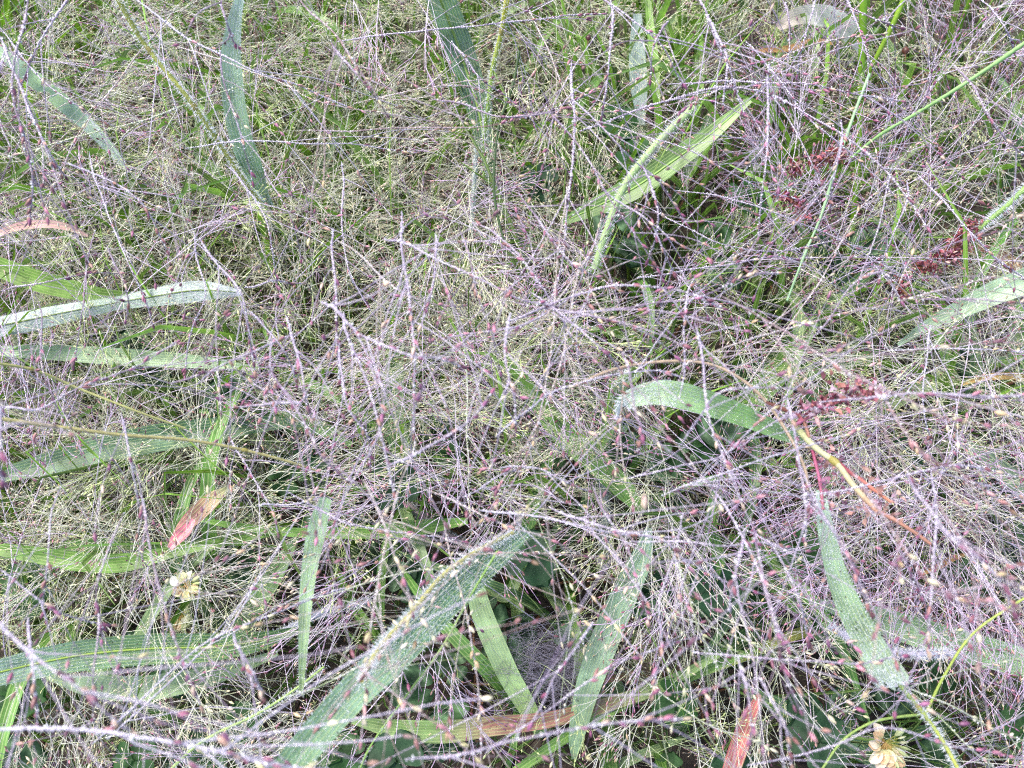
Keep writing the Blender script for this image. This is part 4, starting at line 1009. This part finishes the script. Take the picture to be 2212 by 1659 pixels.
 ([(790, 1449), (860, 1495), (937, 1546), (1000, 1600), (1054, 1665)], 7, 'brown', (0.26, 0.26)), ([(1060, 1172), (980, 1240), (890, 1322), (840, 1385), (790, 1446), (720, 1540)], 7, 'tan', (0.245, 0.255)),
 ([(1050, 1193), (1110, 1192), (1237, 1193), (1330, 1200)], 6, 'tan', (0.22, 0.22)), ([(990, 1235), (1010, 1300), (1024, 1373), (1034, 1473), (1037, 1665)], 7, 'tan', (0.22, 0.22)),
 ([(1000, 1610), (1070, 1592), (1137, 1583), (1304, 1559), (1475, 1553)], 10, 'lilac', (0.27, 0.27)), ([(1190, 1193), (1215, 1260), (1237, 1339), (1265, 1415)], 6, 'green', (0.2, 0.19)),
 ([(1254, 1383), (1220, 1430), (1187, 1473), (1150, 1560)], 8, 'lilac', (0.24, 0.24)), ([(737, 1270), (860, 1235), (990, 1219)], 6, 'green', (0.21, 0.21)), ([(700, 1470), (800, 1430), (890, 1400), (960, 1390)], 6, 'green', (0.22, 0.21)),
 ([(1605, 1180), (1595, 1250), (1578, 1325)], 9, 'lilac', (0.25, 0.25)), ([(1642, 1200), (1655, 1270), (1675, 1339), (1700, 1440), (1728, 1533)], 9, 'purple', (0.26, 0.26)),
 ([(1580, 1120), (1640, 1220), (1670, 1310), (1700, 1400)], 8, 'lilac', (0.24, 0.24)), ([(2018, 1090), (2018, 1200), (2015, 1306), (2008, 1406)], 8, 'lilac', (0.25, 0.25)),
 ([(1895, 1080), (1960, 1170), (2040, 1270), (2160, 1310)], 10, 'brown', (0.28, 0.28)), ([(2010, 1090), (2060, 1170), (2108, 1206), (2150, 1260), (2190, 1320)], 10, 'lilac', (0.28, 0.28)),
 ([(1475, 1270), (1500, 1350), (1540, 1430), (1590, 1530)], 7, 'green', (0.22, 0.21)), ([(1475, 1180), (1560, 1190), (1640, 1180), (1740, 1190)], 6, 'lilac', HI),
 ([(1475, 1340), (1600, 1390), (1680, 1420), (1800, 1440)], 6, 'green', MD), ([(1700, 1240), (1730, 1310), (1750, 1390)], 7, 'lilac', HI), ([(1780, 1100), (1830, 1170), (1860, 1250), (1880, 1320)], 8, 'purple', (0.25, 0.25)),
 ([(1900, 1130), (1950, 1200), (1990, 1290)], 7, 'purple', HI), ([(2060, 1120), (2100, 1170), (2160, 1210), (2220, 1280)], 9, 'brown', (0.27, 0.27)), ([(1640, 1420), (1760, 1430), (1860, 1440), (1960, 1420)], 6, 'lilac', HI),
 ([(1600, 1450), (1610, 1520), (1620, 1600)], 9, 'lilac', (0.25, 0.25)), ([(1660, 1500), (1700, 1580), (1710, 1650)], 8, 'lilac', (0.25, 0.25)), ([(1475, 1520), (1540, 1560), (1640, 1600), (1700, 1660)], 6, 'green', MD),
 ([(2040, 1560), (2100, 1620), (2180, 1680)], 7, 'green', MD), ([(1950, 1480), (2080, 1530), (2212, 1600)], 7, 'green', MD), ([(1790, 1610), (1900, 1580), (2050, 1620), (2212, 1640)], 6, 'lilac', HI),
 ([(1260, 1120), (1340, 1150), (1440, 1180), (1500, 1240)], 8, 'lilac', (0.24, 0.24)), ([(1130, 1120), (1220, 1140), (1330, 1160), (1450, 1160)], 8, 'white', (0.23, 0.23)),
 ([(1310, 1100), (1350, 1180), (1370, 1260), (1400, 1340)], 8, 'purple', (0.24, 0.24)), ([(1450, 1200), (1420, 1300), (1430, 1400), (1410, 1500)], 7, 'lilac', HI),
 ([(990, 1090), (1080, 1130), (1180, 1160), (1260, 1200)], 6, 'tan', HI), ([(1160, 1550), (1260, 1480), (1340, 1430), (1460, 1390)], 6, 'lilac', HI),
 ([(560, 700), (610, 760), (640, 830)], 6, 'lilac', HI), ([(700, 1100), (760, 1130), (900, 1160), (1000, 1170)], 6, 'lilac', MD),
 ([(0, 1230), (70, 1280), (130, 1320), (240, 1350)], 6, 'lilac', HI), ([(120, 1120), (110, 1240), (100, 1340)], 6, 'lilac', HI), ([(240, 1180), (210, 1280), (220, 1380)], 7, 'purple', HI),
 ([(200, 1380), (190, 1480), (205, 1570)], 7, 'purple', HI), ([(60, 1380), (70, 1470), (80, 1560)], 9, 'lilac', (0.25, 0.25)), ([(410, 1250), (500, 1200), (600, 1120)], 6, 'tan', HI),
]
for s in STRANDS:
    pix, w, kind, z = s
    L = sum(math.hypot(pix[i+1][0]-pix[i][0], pix[i+1][1]-pix[i][1]) for i in range(len(pix)-1))
    strand(pix, w, kind, (z[0]-0.012, z[1]-0.012), side=int(1+L/90), seeds=int(2+L/60), dew={'lilac': 0.9, 'white': 1.0, 'purple': 0.55, 'tan': 0.7, 'green': 0.6, 'brown': 0.5}[kind])

# ------------------------------------------------------------------ broken yellow stalk with red branches
def bracts(mb, pts, z, count, rad, palette, size):
    pp = [P(x, y, z) for x, y in pts]; p, _ = spline(pp, 60)
    for _ in range(count):
        c = p[rng.integers(len(p))]+rng.normal(size=3)*rad
        d = nrm(rng.normal(size=3)); a = nrm(np.cross(d, rng.normal(size=3))); b = np.cross(d, a)
        col = desat(srgb(*palette[rng.integers(len(palette))]))*rng.uniform(0.6, 1.1)
        L = size*rng.uniform(0.6, 1.3); wv = L*0.38
        u = np.array([(-0.0, 0), (-0.8, 0.35), (0.8, 0.35), (-0.55, 0.75), (0.55, 0.75), (0, 1.1)])
        v = c+a*(u[:, :1]*wv)+d*(u[:, 1:]*L)+b*(np.array([0, 1, 1, 0.8, 0.8, -0.2])[:, None]*wv*0.5)
        mb.add(v, tris=[(0, 2, 1), (1, 2, 4), (1, 4, 3), (3, 4, 5)], col=col)
root, p, r, org = stalk('broken yellow stalk with orange tip and pink side branches', [(1708, 905), (1735, 940), (1765, 970), (1808, 1002), (1838, 1042), (1868, 1076), (1898, 1108)], 15, (0.20, 0.22),
      [(150, 162, 108), (184, 188, 146), (192, 190, 152), (190, 180, 144), (180, 136, 116)], node=[0.5], group=SG, rough=0.03)
for nm, pix, w, col in [('side_branch', [(1718, 918), (1750, 900), (1790, 878), (1842, 855), (1890, 850)], 9, [(170, 100, 136), (172, 92, 104), (186, 116, 112)]),
                        ('side_branch', [(1755, 972), (1764, 1010), (1772, 1046), (1778, 1100)], 8, [(180, 70, 110), (206, 110, 150), (190, 110, 120)]),
                        ('side_branch', [(1812, 1000), (1835, 1020), (1862, 1038), (1890, 1060), (1925, 1085)], 9, [(176, 60, 96), (220, 130, 110), (226, 150, 110)]),
                        ('dry_branch', [(1655, 870), (1695, 885), (1730, 902), (1742, 925), (1748, 945)], 10, [(120, 72, 58), (140, 84, 68), (180, 128, 106)]),
                        ('dry_branch', [(1890, 1100), (1930, 1122), (1975, 1150), (2010, 1175)], 10, [(206, 146, 120), (190, 136, 110)])]:
    b = MB(); q = [P(x, y, 0.205) for x, y in pix]; pp, _ = spline(q, 24)
    cc = desat(np.array([srgb(*c) for c in col]))*0.85; s = np.linspace(0, 1, 24)
    tube(b, pp, msize(w, q[0])/2*(1-0.3*s)*(1+0.08*rng.normal(size=24)), np.stack([np.interp(s, np.linspace(0, 1, len(cc)), cc[:, k]) for k in range(3)], 1), 8)
    b.build(nm, 'plain', root, origin=org)
b = MB(); bracts(b, [(1742, 885), (1780, 868), (1800, 850), (1850, 842), (1900, 838)], 0.207, 230, 0.0018, [(170, 84, 104), (190, 104, 120), (196, 130, 116), (124, 70, 84), (190, 140, 156), (206, 180, 200)], 0.0021)
b.build('bract_cluster', 'plain', root, origin=org)
b = MB(); bracts(b, [(1762, 990), (1790, 1010), (1800, 1050), (1770, 1090)], 0.202, 110, 0.003, [(150, 90, 120), (176, 110, 140), (190, 130, 160), (196, 146, 140)], 0.0019)
b.build('bract_cluster', 'plain', root, origin=org)
b = MB(); bracts(b, [(1870, 1040), (1920, 1085), (1860, 1100)], 0.202, 50, 0.003, [(214, 166, 150), (190, 136, 124), (200, 156, 176)], 0.0020)
b.build('bract_cluster', 'plain', root, origin=org)

def spike(label, pts, z, count, rad, size=0.0019, pal=((140, 52, 62), (158, 66, 76), (116, 42, 54), (120, 84, 60), (176, 92, 98), (186, 140, 150)), stem=True):
    org = P(*pts[0], z); root = empty('red_seed_spike', org)
    if stem:
        s = MB(); pp, _ = spline([P(x, y, z-0.001) for x, y in pts], 16); tube(s, pp, 0.0009, srgb(120, 90, 50), 6); s.build('stem', 'plain', root, origin=org)
    b = MB(); bracts(b, pts, z, count, rad*0.72, pal, size); b.build('bract_cluster', 'plain', root, origin=org)
    nb = MB(); pp, _ = spline([P(x, y, z) for x, y in pts], 40); k = rng.integers(0, 40, count//4)
    add_seeds(nb, pp[k]+rng.normal(size=(len(k), 3))*rad*0.8, rng.normal(size=(len(k), 3)), 0.0022, 'purple', LEM8); nb.build('seed_cluster', 'seed', root, origin=org)
    tag(root, label, 'seed spike', 'dark red dock like seed spikes'); USED[label] = 1
spike('long dark red seed spike at the right edge', [(2105, 485), (2080, 515), (2055, 545), (2030, 560)], 0.125, 340, 0.0026)
spike('round red flower head at the lower end of the long spike', [(2010, 575), (1992, 580), (1975, 572)], 0.12, 120, 0.0028)
spike('dark red head near the top of the small cluster', [(1750, 350), (1775, 345), (1800, 340), (1820, 325)], 0.15, 170, 0.0024)
spike('small crimson round head left of the dark red cluster', [(1712, 368), (1718, 372)], 0.14, 70, 0.0022)
spike('narrow crimson head slanting below the red cluster', [(1690, 420), (1712, 435), (1735, 458)], 0.14, 120, 0.0018)
spike('pink brown withered head right of the centre right arch', [(1940, 600), (1950, 625), (1960, 640)], 0.13, 50, 0.0022)

# ------------------------------------------------------------------ clover flowers
def clover_flower(label, px, py, z, pix_r, drooping, seed):
    global rng
    rng = np.random.default_rng(seed)
    c = P(px, py, z); root = empty('clover_flower', c)
    R = msize(pix_r, c)
    s = MB(); pp, _ = spline([c+np.array([0.003, 0.002, -z+0.002]), c+np.array([-0.002, 0, -z*0.4]), c], 10); tube(s, pp, 0.0007, srgb(120, 150, 80), 6); s.build('stem', 'plain', root, origin=c)
    for k in range(drooping):
        a = rng.uniform(-2.9, 0.0) if k % 5 else rng.uniform(0, 3.1)
        d = nrm(RGT*math.cos(a)+UPV*math.sin(a)-FWD*rng.uniform(0.1, 0.8)*0.7+rng.normal(size=3)*0.15)
        b = MB(); L = R*rng.uniform(0.75, 1.05)
        st = c+d*L*0.35
        p2, _ = spline([c, c+d*L*0.2, st], 5); tube(b, p2, 0.0003, srgb(170, 140, 80), 5)
        col = [srgb(*q) for q in [(240, 234, 214), (238, 224, 196), (222, 190, 150), (226, 226, 172), (244, 242, 230)]][rng.integers(5)]
        ribbon(b, [st, st+d*L*0.25+FWD*-0.0005, st+d*L*0.5, st+d*L*0.72+FWD*0.001], [0.0008, 0.0034, 0.0034, 0.0008], np.array([srgb(206, 206, 150)*0.9, col, col*0.9]), cols=3, n=12, fold=0.9, up=-FWD+rng.normal(size=3)*0.3, dew=0.1)
        b.build('floret', 'plain', root, origin=c)
    for k in range(7):
        a = -1.2+0.35*k; d = nrm(RGT*math.cos(a)+UPV*math.sin(a)-FWD*0.5)
        b = MB(); p2, _ = spline([c, c+d*R*0.3, c+d*R*0.55], 6); tube(b, p2, 0.0002, srgb(150, 150, 70), 5)
        add_seeds(b, [c+d*R*0.5], [d], 0.0042, 'green', LEM8); b.build('bud', 'plain', root, origin=c)
    tag(root, label, 'flower', 'withering white clover flowers'); USED[label] = 1
clover_flower('lower clover flower, cream with drooping browned florets, bottom right', 1912, 1603, 0.115, 54, 18, 5)
clover_flower('upper clover flower, small and pale pink, left side below the peach leaf', 405, 1262, 0.095, 36, 15, 6)
clover_flower('tiny withered orange clover flower under the upper clover flower', 392, 1330, 0.055, 30, 7, 8)

# ------------------------------------------------------------------ cobweb
rng = np.random.default_rng(17)
mb = MB(); c0 = P(1190, 1440, 0.068)
for k in range(420):
    a = rng.uniform(0, 6.28, 2); rr = rng.uniform(0.2, 1.0, 2)*0.030
    e0 = c0+np.array([1.3*rr[0]*math.cos(a[0]), rr[0]*0.8*math.sin(a[0]), rng.uniform(-0.006, 0.010)])
    e1 = c0+np.array([rr[1]*math.cos(a[1]), rr[1]*0.8*math.sin(a[1]), rng.uniform(-0.006, 0.010)])
    md = (e0+e1)/2+rng.normal(size=3)*0.003
    p, _ = spline([e0, md, e1], 7); tube(mb, p, rng.uniform(0.00003, 0.00007), srgb(160, 156, 172), 3)
o = mb.build('cobweb', 'hair', origin=c0); tag(o, 'grey tangled cobweb funnel low between two pale leaves', 'cobweb')

# ------------------------------------------------------------------ small brown bead like seed capsules and loose drops
def capsule(label, px, py, z, size, col):
    c = P(px, py, z); root = empty('seed_capsule', c)
    tv, tq = lemon(10); b = MB(); d = nrm(np.array([0.2, 1.0, 0.2])); a = nrm(np.cross(d, [0, 0, 1])); bb = np.cross(d, a)
    L = msize(size, c); v = a*tv[:, :1]*L*0.42+bb*tv[:, 1:2]*L*0.42+d*tv[:, 2:]*L
    b.add(v, quads=tq, col=srgb(*col)); b.build('husk', 'seed', root)
    t = MB(); p, _ = spline([v[0]*0, -d*L*0.3+a*L*0.1, -d*L*0.7], 5); tube(t, p, L*0.06, srgb(120, 90, 60), 5); t.build('pedicel', 'plain', root)
    tag(root, label, 'seed capsule', 'brown seed capsules'); USED[label] = 1
capsule('glossy red brown capsule beside the lime stalks at the top right', 1955, 118, 0.11, 20, (96, 58, 44))
capsule('dark plum capsule on the edge of the thick lime stalk', 1942, 82, 0.12, 16, (84, 56, 56))
capsule('small wine red capsule near the top centre', 1270, 88, 0.12, 15, (84, 44, 46))

# leaf like blades of ordinary size, each its own plant
rng = np.random.default_rng(23)
def blade_proto(k):
    root = empty('grass_shoot', (0, 0, 0)); h = [0.10, 0.12, 0.085, 0.11][k % 4]
    c = srgb(*[(104, 148, 58), (84, 126, 58), (120, 150, 90), (72, 106, 66), (128, 154, 108), (92, 136, 60)][k])
    b = MB(); ribbon(b, [(0, 0, 0), (0.006, 0.001, h*0.5), (0.022, 0.0, h*0.9), (0.055, 0.002, h), (0.09, 0.0, h*0.86)], [0.0028, 0.0045, 0.0055, 0.0045, 0.0004], c, cols=3, n=26, fold=0.35,
                     dew=0.08+0.15*(k % 2), up=np.array([-0.5, 0, 1.0])); b.build('blade', 'leaf', root)
    s = MB(); tube(s, spline([(0, 0, 0), (0.002, 0, h*0.2), (0.004, 0, h*0.4)], 8)[0], 0.0011, srgb(140, 160, 90), 6); s.build('sheath', 'plain', root)
    return root
bl = [blade_proto(k) for k in range(6)]
WORDS = ['lime', 'mid green', 'pale green', 'dark green', 'dusty pale', 'fresh green']
for i in range(130):
    k = i % 6; o = bl[i] if i < 6 else copy_tree(bl[k])
    while True:
        px, py = rng.uniform(-60, 2270), rng.uniform(-60, 1700)
        if rng.uniform() < 1.0-0.35*py/H-0.2*px/W: break
    zt = rng.uniform(0.015, 0.06); sc = rng.uniform(0.7, 1.25); a = rng.uniform(0, 6.28)
    if py < 700: a = random.gauss(-1.57, 0.7) if rng.uniform() < 0.5 else random.gauss(1.57, 0.6)
    q = P(px, py, zt); o.location = (q[0], q[1], zt-0.09*sc); o.rotation_euler = (0, rng.uniform(-0.2, 0.4), a); o.scale = (sc,)*3
    tp = topx(q+np.array([math.cos(a), math.sin(a), 0])*0.05)
    lab = uniq(lambda j: f"{WORDS[k]} grass shoot {where(px, py, j % 4)}, bending to {heading(tp[0]-px, tp[1]-py)}")
    tag(o, lab, 'grass shoot', 'ordinary grass shoots in the undergrowth')
